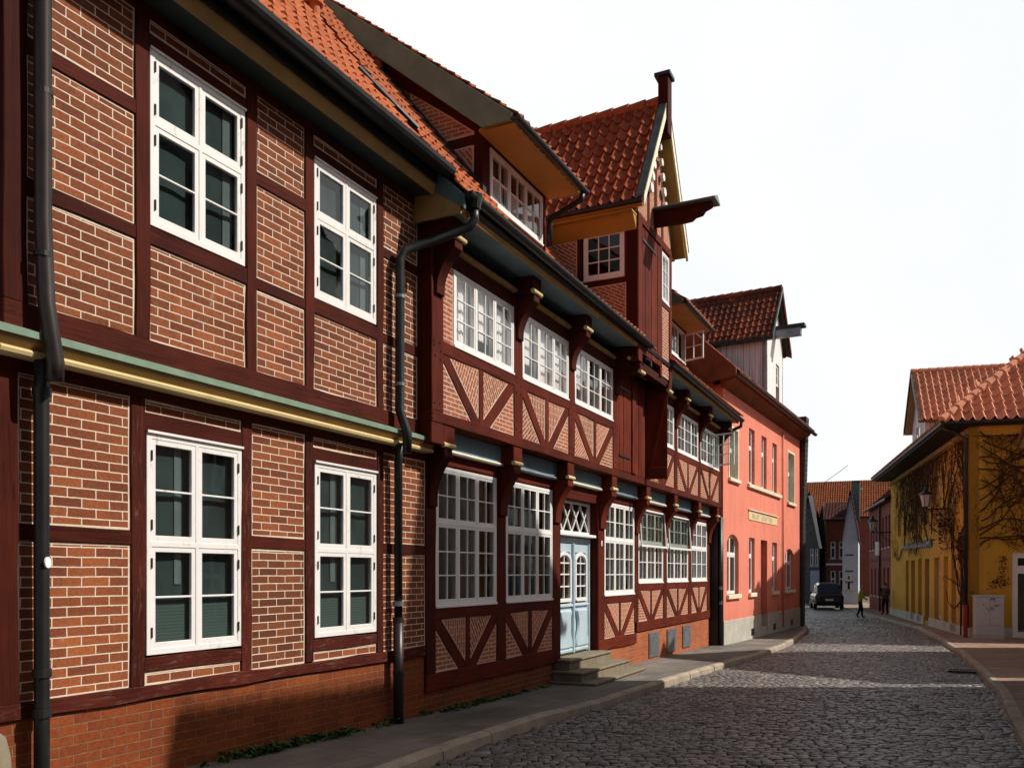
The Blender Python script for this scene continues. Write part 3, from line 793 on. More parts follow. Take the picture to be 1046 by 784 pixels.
# eaves
m = MB(); m.side([(UP - .05, 6.835), (.42, 6.815), (.42, 6.86), (UP - .05, 6.88)], U0 - .4, -.36); m.build('soffit', 'soffit_dark', H1)
m = MB(); m.side([(.395, 6.80), (.415, 6.80), (.425, 6.83), (.45, 6.90), (.44, 6.98), (.395, 6.98)], U0 - .4, -.36); m.build('eaves_moulding', 'ochre_dull', H1)
m = MB(); m.side([(.42, 6.98), (.47, 6.93), (.48, 7.15), (.42, 7.2)], U0 - .4, -.36); m.build('fascia', 'zinc_dark', H1)
gutter(H1, U0 - .45, -.34, .60, 7.10, .115)
ROOFK = 1.25
def roofz(n): return 7.42 + ROOFK * (.3 - n)
su = Vector((0, 1, ROOFK)).normalized()
LR = 5.05 * math.hypot(1, ROOFK)
tiles(H1, 'roof', (U0 - .35, -.58, roofz(.58) + .03), (1, 0, 0), su, 5.42, LR, 'tile_orange', tl=.30, tw=.20, amp=.027, lift=.034)
m = MB(); m.side([(.5, roofz(.5) - .06), (-4.5, roofz(-4.5) - .06), (-9.6, roofz(.5) - .1), (-9.6, roofz(.5) - .2), (-4.5, roofz(-4.5) - .2), (.48, roofz(.5) - .16)], U0 - .3, -.35); m.build('roof_deck', 'dark_wood', H1)
m = MB(); m.side([(-.1, 6.9), (-8.1, 6.9), (-4.4, roofz(-4.4) - .2)], U0 + .02, U0 + .1); m.build('gable_wall', 'brick_plinth', H1)
m = MB(); m.side([(.52, roofz(.52) - .05), (-4.5, roofz(-4.5) - .05), (-4.5, roofz(-4.5) + .08), (.52, roofz(.52) + .08)], U0 - .42, U0 - .35); m.build('verge_board', 'olive_green', H1)
vent_pot(H1, (-.70, 1.25, roofz(-1.25)))
# snow guard plank lying low on the tiles
m = MB(); m.tube([(-.98, .33, roofz(-.33) + .09), (-.62, .02, roofz(-.02) + .10), (-.36, -.14, roofz(.14) + .10)], .045, 6); m.build('snow_guard', 'iron', H1)

# rain pipes
m = MB()
pu = -5.02
m.tube([(-5.58, -.545, 7.02), (-5.58, -.50, 6.9), (-5.57, -.27, 6.68), (-5.56, -.22, 6.5), (-5.55, -.21, 4.6), (-5.53, -.22, 4.0), (-5.49, -.27, 3.55), (-5.49, -.26, 3.42)], .062, 14)
o = m.build('rain_pipe', 'pipe_brown', H1, smooth=True)
m = MB(); m.tube([(-5.50, -.13, 3.62), (-5.50, -.12, 3.3), (-5.49, -.11, 1.0), (-5.49, -.11, .1)], [.055, .055, .055, .055], 14)
m.build('rain_pipe', 'zinc_dark', H1, smooth=True)
for z in (3.36, 1.25, .95):
    m = MB(); m.tube([(-5.49, -.11, z - .03), (-5.49, -.11, z + .03)], .068, 14); m.build('pipe_collar', 'iron', H1)
for z in (5.55, 4.35):
    m = MB(); m.tube([(-5.55, -.21, z - .02), (-5.55, -.21, z + .02)], .069, 14); m.build('pipe_collar', 'iron', H1)
m = MB(); m.tube([(-5.485, -.162, 2.08), (-5.48, -.172, 2.08)], .042, 16); m.build('sticker', 'white_sticker', H1)

# ------------------------------------------------------------------ long timbered house
H2 = frame_root('half_timbered_house', 'long dark-red timbered house with rows of small-paned white windows, zigzag braces and a hoist gable', 'house', OL, DL)
RT, BR = 'red_timber', 'brick_rose'
J = 0.30                                                     # jetty of the upper floor
GPOST = [(.05, .30), (2.12, 2.43), (4.28, 4.59), (6.56, 6.93), (8.90, 9.18), (11.18, 11.50), (13.59, 13.93), (15.76, 16.16)]
UPOST = [(-.29, .0), (2.12, 2.41), (4.31, 4.58), (6.62, 6.98), (8.74, 9.10), (11.10, 11.40), (13.52, 13.78), (16.02, 16.30)]
def zs_sill(u): return (.40, .64) if u < 9.0 else (.65, .88)
def brace_bay(a, b, z0, z1, n, bw, mw):
    """half-timber field: middle stud and two braces running from the outer top corners to its foot"""
    c = (a + b) / 2 + random.uniform(-.02, .02)
    timber(H2, 'stud', (c, z0), (c, z1), mw, -.1 + n, n + .014, RT, over=.005)
    for s, x0, x1 in ((1, a, c - mw / 2), (-1, c + mw / 2, b)):
        if s > 0: A, B = (x0 + bw * .10, z1), (x1 - bw * .30, z0)
        else: A, B = (x1 - bw * .10, z1), (x0 + bw * .30, z0)
        d = Vector((B[0] - A[0], B[1] - A[1])).normalized(); pn = (-d.y, d.x)
        full = rect(x0 - .004, x1 + .004, z0 - .004, z1 + .004)
        A1 = (A[0] - d.x * .0, A[1]); 
        t0 = timber(H2, 'brace', (A[0], A[1]), (B[0], B[1]), bw, -.1 + n, n + (.0115 if s > 0 else .0095), RT, over=.03)
        for sg in (1, -1):
            q = (A[0] + pn[0] * sg * bw * .5, A[1] + pn[1] * sg * bw * .5)
            poly = clip(full, q[0], q[1], pn[0] * sg, pn[1] * sg)
            ang = random.choice([math.radians(62), math.radians(-62), math.radians(58), math.radians(90), math.radians(-55)])
            lower = (sg * pn[0] * s < 0)
            if lower: ang = random.choice([0, 0, math.radians(35) * s])
            panel(H2, poly, n, BR, rot=ang)

# plinths
m = MB(); m.box(.05, 4.3, -.4, -.012, -.4, .41); m.build('plinth', 'brick_plinth', H2)
m = MB(); m.box(6.56, 9.02, -.4, -.012, -.5, .41); m.build('plinth', 'brick_plinth_pale', H2)
m = MB(); m.box(9.02, 16.15, -.4, -.012, -.6, .655); m.build('plinth', 'brick_plinth_pale', H2)
for u in (10.02, 11.55, 13.05):
    m = MB(); m.lattice([u, u + .05, u + .75, u + .8], [-.02, .04, .52, .56], set(), -.012, .02)
    m.box(u + .08, u + .72, .02, .026, .07, .49)
    m.build('cellar_cover', 'zinc_light', H2)
# ground floor frame
for a, b in ((.05, 4.285), (6.56, 9.02), (9.02, 16.16)):
    z0, z1 = zs_sill(a); timber(H2, 'sill_beam', (a, (z0 + z1) / 2), (b, (z0 + z1) / 2), z1 - z0, -.15, .024 + (.004 if a > 9 else 0), RT, 0.01, .009)
for i, (a, b) in enumerate(GPOST):
    zb = zs_sill(b)[1] if i not in (2, 3) else (.40 if i == 2 else .40)
    timber(H2, 'post', ((a + b) / 2, zb), ((a + b) / 2, 3.70), b - a, -.18, .020, RT if i else 'oxblood', 0.008)
for i in range(7):
    a, b = GPOST[i][1], GPOST[i + 1][0]
    timber(H2, 'top_plate', (a, 3.585), (b, 3.585), .17, -.15, .016, RT, over=.01)
    m = MB(); m.box(a - .02, b + .02, .0, .085, 3.70, 3.96); m.build('filler_board', 'filler_blue', H2, .004)
    m = MB(); m.side([(-.02, 3.655), (.11, 3.655), (.125, 3.675), (.11, 3.70), (-.02, 3.70)], a, b); m.build('filler_moulding', 'zinc_light' if i % 2 else 'cream_pale', H2)
    if i == 2: continue
    zr = (1.36, 1.53) if i < 4 else (1.59, 1.765)
    timber(H2, 'sill_rail', (a, sum(zr) / 2), (b, sum(zr) / 2), zr[1] - zr[0], -.12, .016, RT, over=.01)
    brace_bay(a, b, zs_sill(b)[1], zr[0], 0.0, .20, .13)
    wz0 = zr[1] + .01
    op = [((c_, 1), 'top', rad(0)) for c_ in ()]
    tiers = [(.60, 2, 3), (.40, 2, 2)] if i < 4 else [(.545, 2, 2), (.455, 2, 2)]
    if i in (4, 5): continue
    W = window(H2, a + .005, b - .005, wz0, 3.478, 0.0, 3, tiers, frame=.05, sashw=.045, mw=.02)
    c = wavy_sheet(a + .1, b - .1, wz0 + .05, 3.4, -.30, .035, .13, i); c.build('curtain', 'curtain_grey', W)
# the two ground-floor windows whose upper lights are tipped outwards
for i in (4, 5):
    a, b = GPOST[i][1], GPOST[i + 1][0]
    W = window(H2, a + .005, b - .005, 1.775, 3.478, 0.0, 3, [(.545, 2, 2), (.455, 2, 2)], frame=.05, sashw=.045, mw=.02, label='white small-paned window with its upper light tipped outwards')
    xf = Matrix.Translation((0, -.05, 3.47)) @ Matrix.Rotation(rad(-3.5), 4, 'X') @ Matrix.Translation((0, .05, -3.47))
    us = [a - .02, a + .025, b - .025, b + .02]; fr = MB(); fr.lattice(us, [2.61, 2.66, 3.45, 3.49], {(1, 1)}, .025, .05)
    fr.build('storm_light', 'white_old', W, .003, xf=xf)
    pm = MB(); pm.add([(a + .02, -.038, 2.65), (b - .02, -.038, 2.65), (b - .02, -.038, 3.46), (a + .02, -.038, 3.46)], [(0, 1, 2, 3)]); pm.build('pane', 'glass', W, xf=xf, recalc=False)
    c = wavy_sheet(a + .1, b - .1, 1.85, 3.4, -.30, .035, .13, i); c.build('curtain', 'curtain_grey', W)
for i, (a, b) in enumerate(GPOST):
    u = (a + b) / 2
    bracket(H2, u, (b - a) * .80, 2.90, 3.66, .015, J - .005, RT if i else 'oxblood')
    m = MB(); m.box(u - .15, u + .15, -.02, J + .005, 3.665, 3.965); m.build('beam_end', RT, H2, .012)
    m = MB(); m.tube([(u - .152, -(J - .005), 3.70), (u + .152, -(J - .005), 3.70)], .035, 10); m.build('roll_moulding', 'cream', H2)
# entrance
n_d = -.16
m = MB(); m.box(4.59, 4.68, -.45, -.005, .40, 3.5); m.build('door_jamb', 'oxblood', H2, .006)
m = MB(); m.box(6.545, 6.60, -.45, -.03, .40, 3.5); m.build('door_jamb', 'oxblood', H2, .006)
dr = MB(); dr.lattice([4.69, 4.78, 6.45, 6.54], [.44, 2.58, 2.68], {(1, 0)}, n_d - .06, n_d + .02)
DOOR = dr.build('front_door', 'door_blue', H2, .006)
def door_leaf(a, b, hand):
    n1 = n_d - .005
    L_ = MB(); zt = 2.57
    L_.lattice([a, a + .12, b - .12, b], [.46, 1.42, 2.40, zt], {(1, 1)}, n1 - .045, n1)
    lf = L_.build('door_leaf', 'door_blue', DOOR, .006)
    # raised lyre-shaped lower panel
    c = (a + b) / 2; hw = (b - a) / 2 - .085; P = []
    for t in range(13):
        z = .56 + .74 * t / 12; f = t / 12
        wd = hw * (.84 + .16 * math.cos(2 * math.pi * (f * 1.05 - .12)) - .06 * f)
        P.append((wd, z))
    poly = [(c + w_, z) for w_, z in P] + [(c - w_, z) for w_, z in P[::-1]]
    q = MB(); q.prism(poly, n1 - .005, n1 + .06); q.build('raised_panel', 'door_blue', lf, .04)
    q = MB(); q.box(c - hw - .02, c + hw + .02, n1 - .005, n1 + .045, .485, .555); q.build('base_moulding', 'door_blue', lf, .015)
    q = MB(); q.box(a + .03, b - .03, n1 - .005, n1 + .04, 1.35, 1.405); q.build('waist_moulding', 'door_blue', lf, .015)
    # arched light with white surround
    x0, x1 = a + .12, b - .12; cx = (x0 + x1) / 2; hw2 = (x1 - x0) / 2
    arch_o = [(cx + (hw2 + .03) * math.cos(t), 2.24 + .16 * math.sin(t)) for t in [math.pi * i / 12 for i in range(13)]]
    arch_i = [(cx + (hw2 - .035) * math.cos(t), 2.21 + .13 * math.sin(t)) for t in [math.pi * i / 12 for i in range(13)]]
    sm = MB()
    outl = [(x1 + .03, 1.45)] + arch_o + [(x0 - .03, 1.45)]; inn = [(x1 - .035, 1.52)] + arch_i + [(x0 + .035, 1.52)]
    k_ = len(outl)
    for nn_ in (n1 + .03, n1 - .01):
        pass
    V = [(u, -(n1 + .03), z) for u, z in outl] + [(u, -(n1 + .03), z) for u, z in inn] + [(u, -(n1 - .03), z) for u, z in outl] + [(u, -(n1 - .03), z) for u, z in inn]
    F = []
    for i in range(k_):
        j = (i + 1) % k_
        F += [(i, j, k_ + j, k_ + i), (2 * k_ + i, 2 * k_ + j, j, i), (k_ + i, k_ + j, 3 * k_ + j, 3 * k_ + i)]
    sm.add(V, F)
    sm.build('light_surround', 'white_paint', lf, .004)
    sm = MB(); zz = [1.50, 1.72, 1.74, 1.93, 1.95, 2.14, 2.16, 2.36]
    sm.lattice([x0 + .02, cx - .012, cx + .012, x1 - .02], [1.50, 1.735, 1.76, 1.965, 1.99, 2.18, 2.205, 2.345], {(i, j) for i in (0, 2) for j in (0, 2, 4, 6)}, n1 - .02, n1 + .012)
    sm.build('glazing_bars', 'white_paint', lf)
    pm = MB(); pm.add([(x0, -(n1 - .01), 1.45), (x1, -(n1 - .01), 1.45), (x1, -(n1 - .01), 2.40), (x0, -(n1 - .01), 2.40)], [(0, 1, 2, 3)]); pm.build('pane', 'glass', lf, recalc=False)
    if hand:
        h = MB(); h.tube([(a + .05, -(n1 + .0), 1.46), (a + .05, -(n1 + .06), 1.46), (a + .05, -(n1 + .065), 1.46)], [.012, .012, .03], 10); h.build('door_handle', 'brass', lf, smooth=True)
    return lf
door_leaf(4.785, 5.62, False); door_leaf(5.63, 6.445, True)
m = MB(); m.box(5.59, 5.66, n_d - .02, n_d + .045, .46, 2.57); m.build('astragal', 'door_blue', DOOR, .014)
m = MB(); m.box(4.66, 6.55, n_d - .06, n_d + .14, 2.70, 2.76); m.build('transom_shelf', 'white_paint', H2, .01)
TLW = MB(); TLW.lattice([4.69, 4.74, 6.49, 6.54], [2.765, 2.81, 3.345, 3.39], {(1, 1)}, n_d - .05, n_d + .01)
FAN = TLW.build('fanlight', 'white_paint', H2, .004)
for k_ in range(4):
    x = 4.74 + 1.75 * (k_ + .5) / 4
    for s in (-1, 1):
        bar = MB(); hw = 1.75 / 4 * (1.0)
        p0 = (x - s * hw * .5 - s * .0, 2.81); p1 = (x + s * hw * .5, 3.345)
        dx = .016
        bar.prism([(p0[0] - dx, p0[1]), (p0[0] + dx, p0[1]), (p1[0] + dx, p1[1]), (p1[0] - dx, p1[1])], n_d - .028 + .004 * s, n_d - .008 + .004 * s); bar.build('lattice_bar', 'white_paint', FAN)
pm = MB(); pm.add([(4.72, -(n_d - .035), 2.79), (6.51, -(n_d - .035), 2.79), (6.51, -(n_d - .035), 3.36), (4.72, -(n_d - .035), 3.36)], [(0, 1, 2, 3)]); pm.build('pane', 'glass', FAN, recalc=False)
m = MB(); m.box(4.59, 6.56, -.45, .012, 3.40, 3.52); m.build('lintel', RT, H2)
m = MB(); m.box(6.70, 6.76, .02, .035, 2.55, 2.66); m.build('bell_plate', 'white_paint', H2, .004)
# upper floor
timber(H2, 'sill_beam', (-.29, 3.985 + .055), (16.30, 3.985 + .055), .15, -.1, J + .024, RT, .01, .008)
m = MB(); m.box(-.29, .02, .05, J + .015, 3.68, 3.965); m.build('beam_end', RT, H2, .012)
for i, (a, b) in enumerate(UPOST):
    timber(H2, 'post', ((a + b) / 2, 4.11), ((a + b) / 2, 6.34), b - a, .0, J + .020, RT if i else 'red_timber', .008)
timber(H2, 'top_plate', (-.29, 6.225), (16.30, 6.225), .25, -.05, J + .014, 'oxblood', .01, .006)
m = MB(); m.box(-.29, .0, -.05, J - .01, 4.11, 6.3); m.build('corner_post', 'oxblood', H2)
panel(H2, rect(-.004, .29, 5.03, 6.10), J, BR); 
UWIN = [(.28, 2.12), (2.41, 4.31), (4.58, 6.62), None, (9.10, 11.10), (11.40, 13.52), (13.78, 16.02)]
for i, wv in enumerate(UWIN):
    if wv is None: continue
    a, b = UPOST[i][1], UPOST[i + 1][0]
    timber(H2, 'sill_rail', (a, 4.975), (b, 4.975), .16, 0, J + .016, RT, over=.01)
    brace_bay(a, b, 4.105, 4.90, J, .19, .13)
    op = []
    if i == 6: op = [((2, 0), 'left', rad(108))]
    W = window(H2, wv[0] + .005, wv[1] - .005, 5.065, 6.095, J, 3, [(1.0, 2, 3)], frame=.05, sashw=.04, mw=.018, opened=op, glass='glass_clear' if i < 3 else 'glass')
    if i in (0, 1):
        for k_ in range(3):
            cwid = (wv[1] - wv[0]) / 3
            c = wavy_sheet(wv[0] + cwid * k_ + .03, wv[0] + cwid * (k_ + 1) - .03, 5.10 + (.26 if (k_ + i) % 3 == 1 else 0), 6.08, J - .10, .010, .09, i * 7 + k_); c.build('curtain', 'curtain', W)
    elif i == 2:
        c = wavy_sheet(wv[0] + .04, wv[0] + .62, 5.4, 6.08, J - .10, .012, .1, 4); c.build('curtain', 'curtain', W)
        c = wavy_sheet(wv[0] + .04, wv[1] - .04, 5.08, 6.08, J - .3, .03, .12, 41); c.build('curtain', 'curtain_grey', W)
    else:
        c = wavy_sheet(wv[0] + .04, wv[1] - .04, 5.08, 6.08, J - .16, .03, .12, i); c.build('curtain', 'curtain_grey' if i > 4 else 'curtain', W)
# oak pegs in the joints
pm0 = MB(); pm0.tube([(0, 0, 0), (0, -.014, 0)], .013, 7); peg0 = None
spots = []
for i, (a, b) in enumerate(UPOST):
    c = (a + b) / 2
    for z in (4.22, 4.80, 4.94, 5.02): spots += [(c - .07, z + .01, J + .016), (c + .07, z - .02, J + .016)]
for i, (a, b) in enumerate(GPOST):
    if i == 0: continue
    for z in (1.30, 1.47): spots.append(((a + b) / 2 + random.uniform(-.05, .05), z + (0 if i < 5 else .22), .016))
for u, z, n in spots[:96]:
    if peg0 is None: o = peg0 = pm0.build('peg', 'dark_wood', H2)
    else: o = peg0.copy(); COL.objects.link(o)
    o.parent = H2; o.location = (u + random.uniform(-.015, .015), -n, z + random.uniform(-.02, .02))
# hoist hatch of the upper floor
z0, z1 = 4.12, 6.10
us = [6.98 + 1.76 * k_ / 7 for k_ in range(8)]
HT = MB()
for a, b in zip(us, us[1:]): pass
HT.lattice([6.97, 8.75], [z0, z1], set(), .1, J + .002)
HATCH = HT.build('loading_hatch', 'red_boards', H2)
for k_, (a, b) in enumerate(zip(us, us[1:])):
    if k_ == 3:
        timber(HATCH, 'board', ((a + b) / 2, z0), ((a + b) / 2, z1), b - a - .006, J, J + .055, 'red_boards', .008, .002)
    else: timber(HATCH, 'board', ((a + b) / 2, z0), ((a + b) / 2, z1), b - a - .012, J, J + .022 + .004 * (k_ % 2), 'red_boards', .005, .002)
for z in (4.42, 5.82):
    m = MB(); m.box(6.93, 7.62, J + .028, J + .042, z - .02, z + .02); m.build('strap_hinge', 'iron', HATCH)
lfm = Matrix.Translation((8.76, -(J + .03), 0)) @ Matrix.Rotation(rad(-66), 4, 'Z')
LF = MB(); LF.box(0, .47, -.02, .02, 4.10, 6.08)
leaf = LF.build('hatch_leaf', 'red_boards', H2, .004, xf=lfm); leaf['label'] = 'red boarded hatch leaf standing open'
for s_ in (-1, 1):
    m = MB(); m.prism([(.04, 4.38), (.13, 4.38), (.44, 5.84), (.35, 5.84)], s_ * .021, s_ * .047); m.build('cross_brace', 'red_boards', leaf, .004, xf=lfm)
    for za, zb in ((4.18, 4.37), (5.85, 6.02)):
        m = MB(); m.box(.02, .45, s_ * .021, s_ * .05, za, zb); m.build('ledge', 'red_boards', leaf, .004, xf=lfm)
# carved ends of the roof beams, soffit and gutter
for i, (a, b) in enumerate(UPOST):
    u = (a + b) / 2
    if i in (0,): u = -.13
    bracket(H2, u, .20, 5.62, 6.26, J + .01, J + .33, 'oxblood')
    m = MB(); m.box(u - .15, u + .15, -.05, .64, 6.27, 6.54); m.build('beam_end', 'oxblood', H2, .012)
    m = MB(); m.tube([(u - .152, -.632, 6.305), (u + .152, -.632, 6.305)], .036, 10); m.build('roll_moulding', 'cream', H2)
    if i < len(UPOST) - 1:
        m = MB(); m.side([(J + .0, 6.30), (J + .075, 6.32), (J + .075, 6.365), (J, 6.375)], u + .16, (UPOST[i + 1][0] + UPOST[i + 1][1]) / 2 - .16); m.build('wall_moulding', 'ochre_dull', H2)
m = MB(); m.side([(J - .1, 6.56), (.78, 6.53), (.78, 6.56), (J - .1, 6.60)], -.36, 7.0); m.build('soffit', 'blue_grey', H2)
m = MB(); m.side([(J - .1, 6.56), (.78, 6.53), (.78, 6.56), (J - .1, 6.60)], 8.95, 16.45); m.build('soffit', 'blue_grey', H2)
for a, b in ((-.36, 7.22), (8.98, 16.45)):
    m = MB(); m.side([(.765, 6.515), (.79, 6.515), (.81, 6.55), (.815, 6.60), (.765, 6.60)], a, b); m.build('eaves_moulding', 'ochre_dull', H2)
    m = MB(); m.side([(.77, 6.60), (.82, 6.60), (.83, 6.70), (.77, 6.76)], a, b); m.build('fascia', 'zinc_dark', H2)
    gutter(H2, a - .03, b + .05, .895, 6.755 if a < 1 else 6.70, .082, fall=.08)
# boxed eave end over the neighbour
m = MB(); m.side([(.40, 7.16), (.86, 6.72), (.86, 6.55), (.40, 6.86)], -.41, -.36); m.build('eave_end_board', 'teal_board', H2)
m = MB(); m.side([(.02, 6.95), (.40, 6.88), (.80, 6.60), (.80, 6.5), (.02, 6.5)], -.395, -.36); m.build('eave_end_panel', 'ochre_dull', H2)
# main roof
tiles(H2, 'roof', (-.36, -.88, roofz(.88) + .02), (1, 0, 0), su, 1.5, 5.4 * math.hypot(1, ROOFK), 'tile_orange', tl=.30, tw=.20)
for u_, w_, mt in ((1.2, 5.6, 'tile_orange'), (8.95, 7.55, 'tile_red')):
    tiles(H2, 'roof_sprocket', (u_, -.90, 6.70), (1, 0, 0), Vector((0, 1, .60)), w_, .72 * math.hypot(1, .60), mt, tl=.31, tw=.20)
    tiles(H2, 'roof', (u_, -.19, 7.13), (1, 0, 0), su, w_, 4.65 * math.hypot(1, ROOFK), mt, tl=.30, tw=.20)
m = MB(); m.side([(.85, 6.64), (.2, 7.02), (-4.5, roofz(-4.5) - .5), (-9.6, 7.0), (-9.6, 6.9), (-4.5, roofz(-4.5) - .6), (.2, 6.95), (.83, 6.58)], -.35, 16.45); m.build('roof_deck', 'dark_wood', H2)
vent_pot(H2, (.98, 1.42, roofz(-1.42)))
# shell
m = MB(); m.box(0, 16.15, -8.2, -8.0, -.6, 6.9); m.build('back_wall', 'room_wall', H2)
m = MB(); m.box(16.02, 16.15, -8.0, -.02, -.6, 6.9); m.build('side_wall', 'brick_plinth', H2)
m = MB(); m.box(0, .12, -8.0, -.2, -.4, 6.9); m.build('party_wall', 'room_wall', H2)
m = MB(); m.box(0.12, 16.02, -8.0, -.05, 3.72, 3.95); m.build('floor_slab', 'room_wall', H2)
m = MB(); m.box(0.12, 16.02, -8.0, .1, 6.55, 6.65); m.build('ceiling_slab', 'room_wall', H2)
m = MB(); m.box(0.12, 16.02, -8.0, -.4, .1, .42); m.build('floor_slab', 'dark_wood', H2)
m = MB(); m.box(0.12, 16.02, -3.0, -2.9, .42, 6.55); m.build('inner_wall', 'room_wall', H2)
m = MB(); m.side([(-.1, 6.6), (-8.1, 6.6), (-4.4, roofz(-4.4) - .3)], 16.2, 16.3); m.build('gable_wall', 'brick_plinth', H2)
m = MB(); m.side([(J, 4.0), (-.3, 4.0), (-.3, 6.55), (J, 6.55)], 16.24, 16.29); m.build('side_wall', 'oxblood', H2)

# shed dormers
def shed_dormer(ua, ub, opened=()):
    nf = .30; ze = 8.25
    D_ = MB(); D_.lattice([ua, ua + .22, ub - .14, ub], [7.12, 7.41, 8.22, 8.34], {(1, 1)}, nf - .14, nf)
    D = D_.build('shed_dormer', 'oxblood' if 0 else 'red_timber', H2, .006)
    W = window(D, ua + .225, ub - .145, 7.415, 8.215, nf, 3, [(1.0, 2, 2)], frame=.05, sashw=.04, mw=.018, opened=opened, glass='glass_clear')
    if not opened:
        for k_ in range(3):
            cw_ = (ub - ua - .37) / 3; c = wavy_sheet(ua + .25 + cw_ * k_, ua + .2 + cw_ * (k_ + 1), 7.45, 7.92, nf - .10, .01, .09, k_); c.build('curtain', 'curtain', D)
    K = .79
    for u in (ua, ub - .09):                           # cheeks
        pts = [(nf - .0, 7.42), (nf, 8.30)] + [(-2.9, 8.30 + K * (nf + 2.9) )]
        pts = [(nf - .02, 7.12), (nf - .02, 8.3), (-2.15, 8.3 + K * 2.43 - .02), (-2.15, roofz(-2.15) - .05)]
        m = MB(); m.side(pts, u, u + .09); m.build('dormer_cheek', 'brick_plinth' if 0 else 'brick_far', D)
    # timbers on the left cheek: corner, mid rail, top rail
    m = MB(); m.side([(nf - .13, 7.35), (nf + .001, 7.30), (nf + .001, 8.42), (nf - .13, 8.50)], ua - .016, ua); m.build('corner_post', 'oxblood', D)
    zt = lambda n: 8.3 + K * (nf - n)
    m = MB(); m.side([(nf - .13, 8.18), (nf - .13, 8.31), (-.6, 8.31), (-.6, 8.18)], ua - .013, ua); m.build('rail', 'oxblood', D)
    m = MB(); m.side([(nf, zt(nf) - .02), (nf, zt(nf) + .14), (-2.1, zt(-2.1) + .05), (-2.1, zt(-2.1) - .14)], ua - .0145, ua); m.build('top_plate', 'oxblood', D)
    # bricks of the cheek in their own panels
    # roof of the dormer
    e = .90; zr = lambda n: 8.28 + K * (e - n)
    m = MB(); m.side([(e - .02, ze), (e, zr(e) + .06), (-2.8, zr(-2.8) + .06), (-2.8, zr(-2.8) - .30), (.42, ze)], ua - .26, ua - .21); m.build('verge_board', 'olive_green', D, .004)
    m = MB(); m.side([(e - .02, ze), (e, zr(e) + .06), (-2.8, zr(-2.8) + .06), (-2.8, zr(-2.8) - .30), (.42, ze)], ub + .09, ub + .13); m.build('verge_board', 'olive_green', D, .004)
    m = MB(); m.side([(e - .03, ze + .005), (e - .03, ze + .05), (nf + .02, ze + .05), (nf + .02, ze + .005)], ua - .15, ub + .09); m.build('soffit', 'ochre', D)
    m = MB(); m.side([(e - .01, ze + .05), (e - .01, zr(e) + .02), (-2.8, zr(-2.8) + .02), (-2.8, zr(-2.8) - .06), (e - .1, ze + .05)], ua - .21, ub + .09); m.build('roof_deck', 'dark_wood', D)
    sv = Vector((0, 1, K)).normalized()
    tiles(D, 'roof', (ua - .22, -e - .03, zr(e) + .05), (1, 0, 0), sv, ub - ua + .33, 3.9 * math.hypot(1, K), 'tile_orange', tl=.31, tw=.2)
    gutter(D, ua - .27, ub + .14, e + .06, zr(e) + .0, .07)
    return D
SD1 = shed_dormer(1.12, 3.34)
m = MB(); m.side([(.36, 7.38), (.36, 7.52), (-2.3, roofz(-2.3) + .12), (-2.3, roofz(-2.3) - .02)], 1.02, 1.118); m.build('lead_flashing', 'zinc_dark', SD1)
# left cheek panels of the first dormer (pointed brickwork)
K = .79
def side_panel(root, poly, u, mat, rot=0.0):
    """brick panel on a wall across the facade: polygon (n, z) at u"""
    o = panel(root, [(-n, z) for n, z in poly], 0.0, mat, rot, depth=.02)
    o.matrix_local = Matrix.Translation((u, 0, 0)) @ Matrix(((0, 1, 0, 0), (1, 0, 0, 0), (0, 0, 1, 0), (0, 0, 0, 1)))
    return o
zt = lambda n: 8.3 + K * (.3 - n) - .24
side_panel(SD1, [(.16, 7.50), (.16, 8.17), (-.42, 8.17)], 1.108, BR, 0.9)
side_panel(SD1, [(.22, 8.32), (-.92, 9.21), (-.92, 8.82), (-.52, 8.32)], 1.108, BR, 0.0)
m = MB(); pu = 3.36
m.tube([(pu, -.95, 8.20), (pu, -.93, 8.12), (pu - .03, -.62, 7.98), (pu - .05, -.42, 7.90), (pu - .05, -.38, 7.8), (pu - .05, -.38, 7.42)], .045, 10)
m.build('rain_pipe', 'zinc_dark', SD1, smooth=True)
SD2 = shed_dormer(10.0, 12.3, opened=[((2, 0), 'right', rad(70))])

# hoist gable
GC = (6.70, 9.10); gm = 7.90; nF = .80; ze = 9.10
GB = MB(); GB.box(GC[0] + .2, GC[1], .62, nF - .02, 6.12, 6.30); GABLE = GB.build('hoist_gable', 'oxblood', H2, .01)
# front: corner posts, boarded door, window, brick
timber(GABLE, 'post', (GC[0] + .125, 6.25), (GC[0] + .125, ze + .12), .25, .5, nF + .02, RT, .008)
timber(GABLE, 'post', (GC[1] - .09, 6.20), (GC[1] - .09, ze + .12), .18, .5, nF + .02, RT, .008)
timber(GABLE, 'post', (8.30, 6.25), (8.30, ze + .02), .13, .5, nF + .016, RT, .006)
bw = (8.235 - 6.95) / 6
for k_ in range(6):
    timber(GABLE, 'board', (6.95 + bw * (k_ + .5), 6.45), (6.95 + bw * (k_ + .5), 9.02), bw - .01, nF - .06, nF + .012 + .004 * (k_ % 2), 'red_boards', .005, .002)
for z in (6.75, 8.75):
    m = MB(); m.box(6.92, 7.9, nF + .018, nF + .032, z - .022, z + .022); m.build('strap_hinge', 'iron', GABLE)
panel(GABLE, rect(8.36, 8.93, 6.30, 7.80), nF, BR)
timber(GABLE, 'rail', (8.36, 7.86), (8.93, 7.86), .13, .6, nF + .014, RT, over=.01)
window(GABLE, 8.37, 8.92, 7.93, 9.0, nF, 1, [(1.0, 2, 3)], frame=.05, sashw=.035, mw=.018, glass='glass_clear')
wv_ = wavy_sheet(8.40, 8.90, 7.95, 8.95, nF - .1, .01, .08, 2); wv_.build('curtain', 'curtain', GABLE)
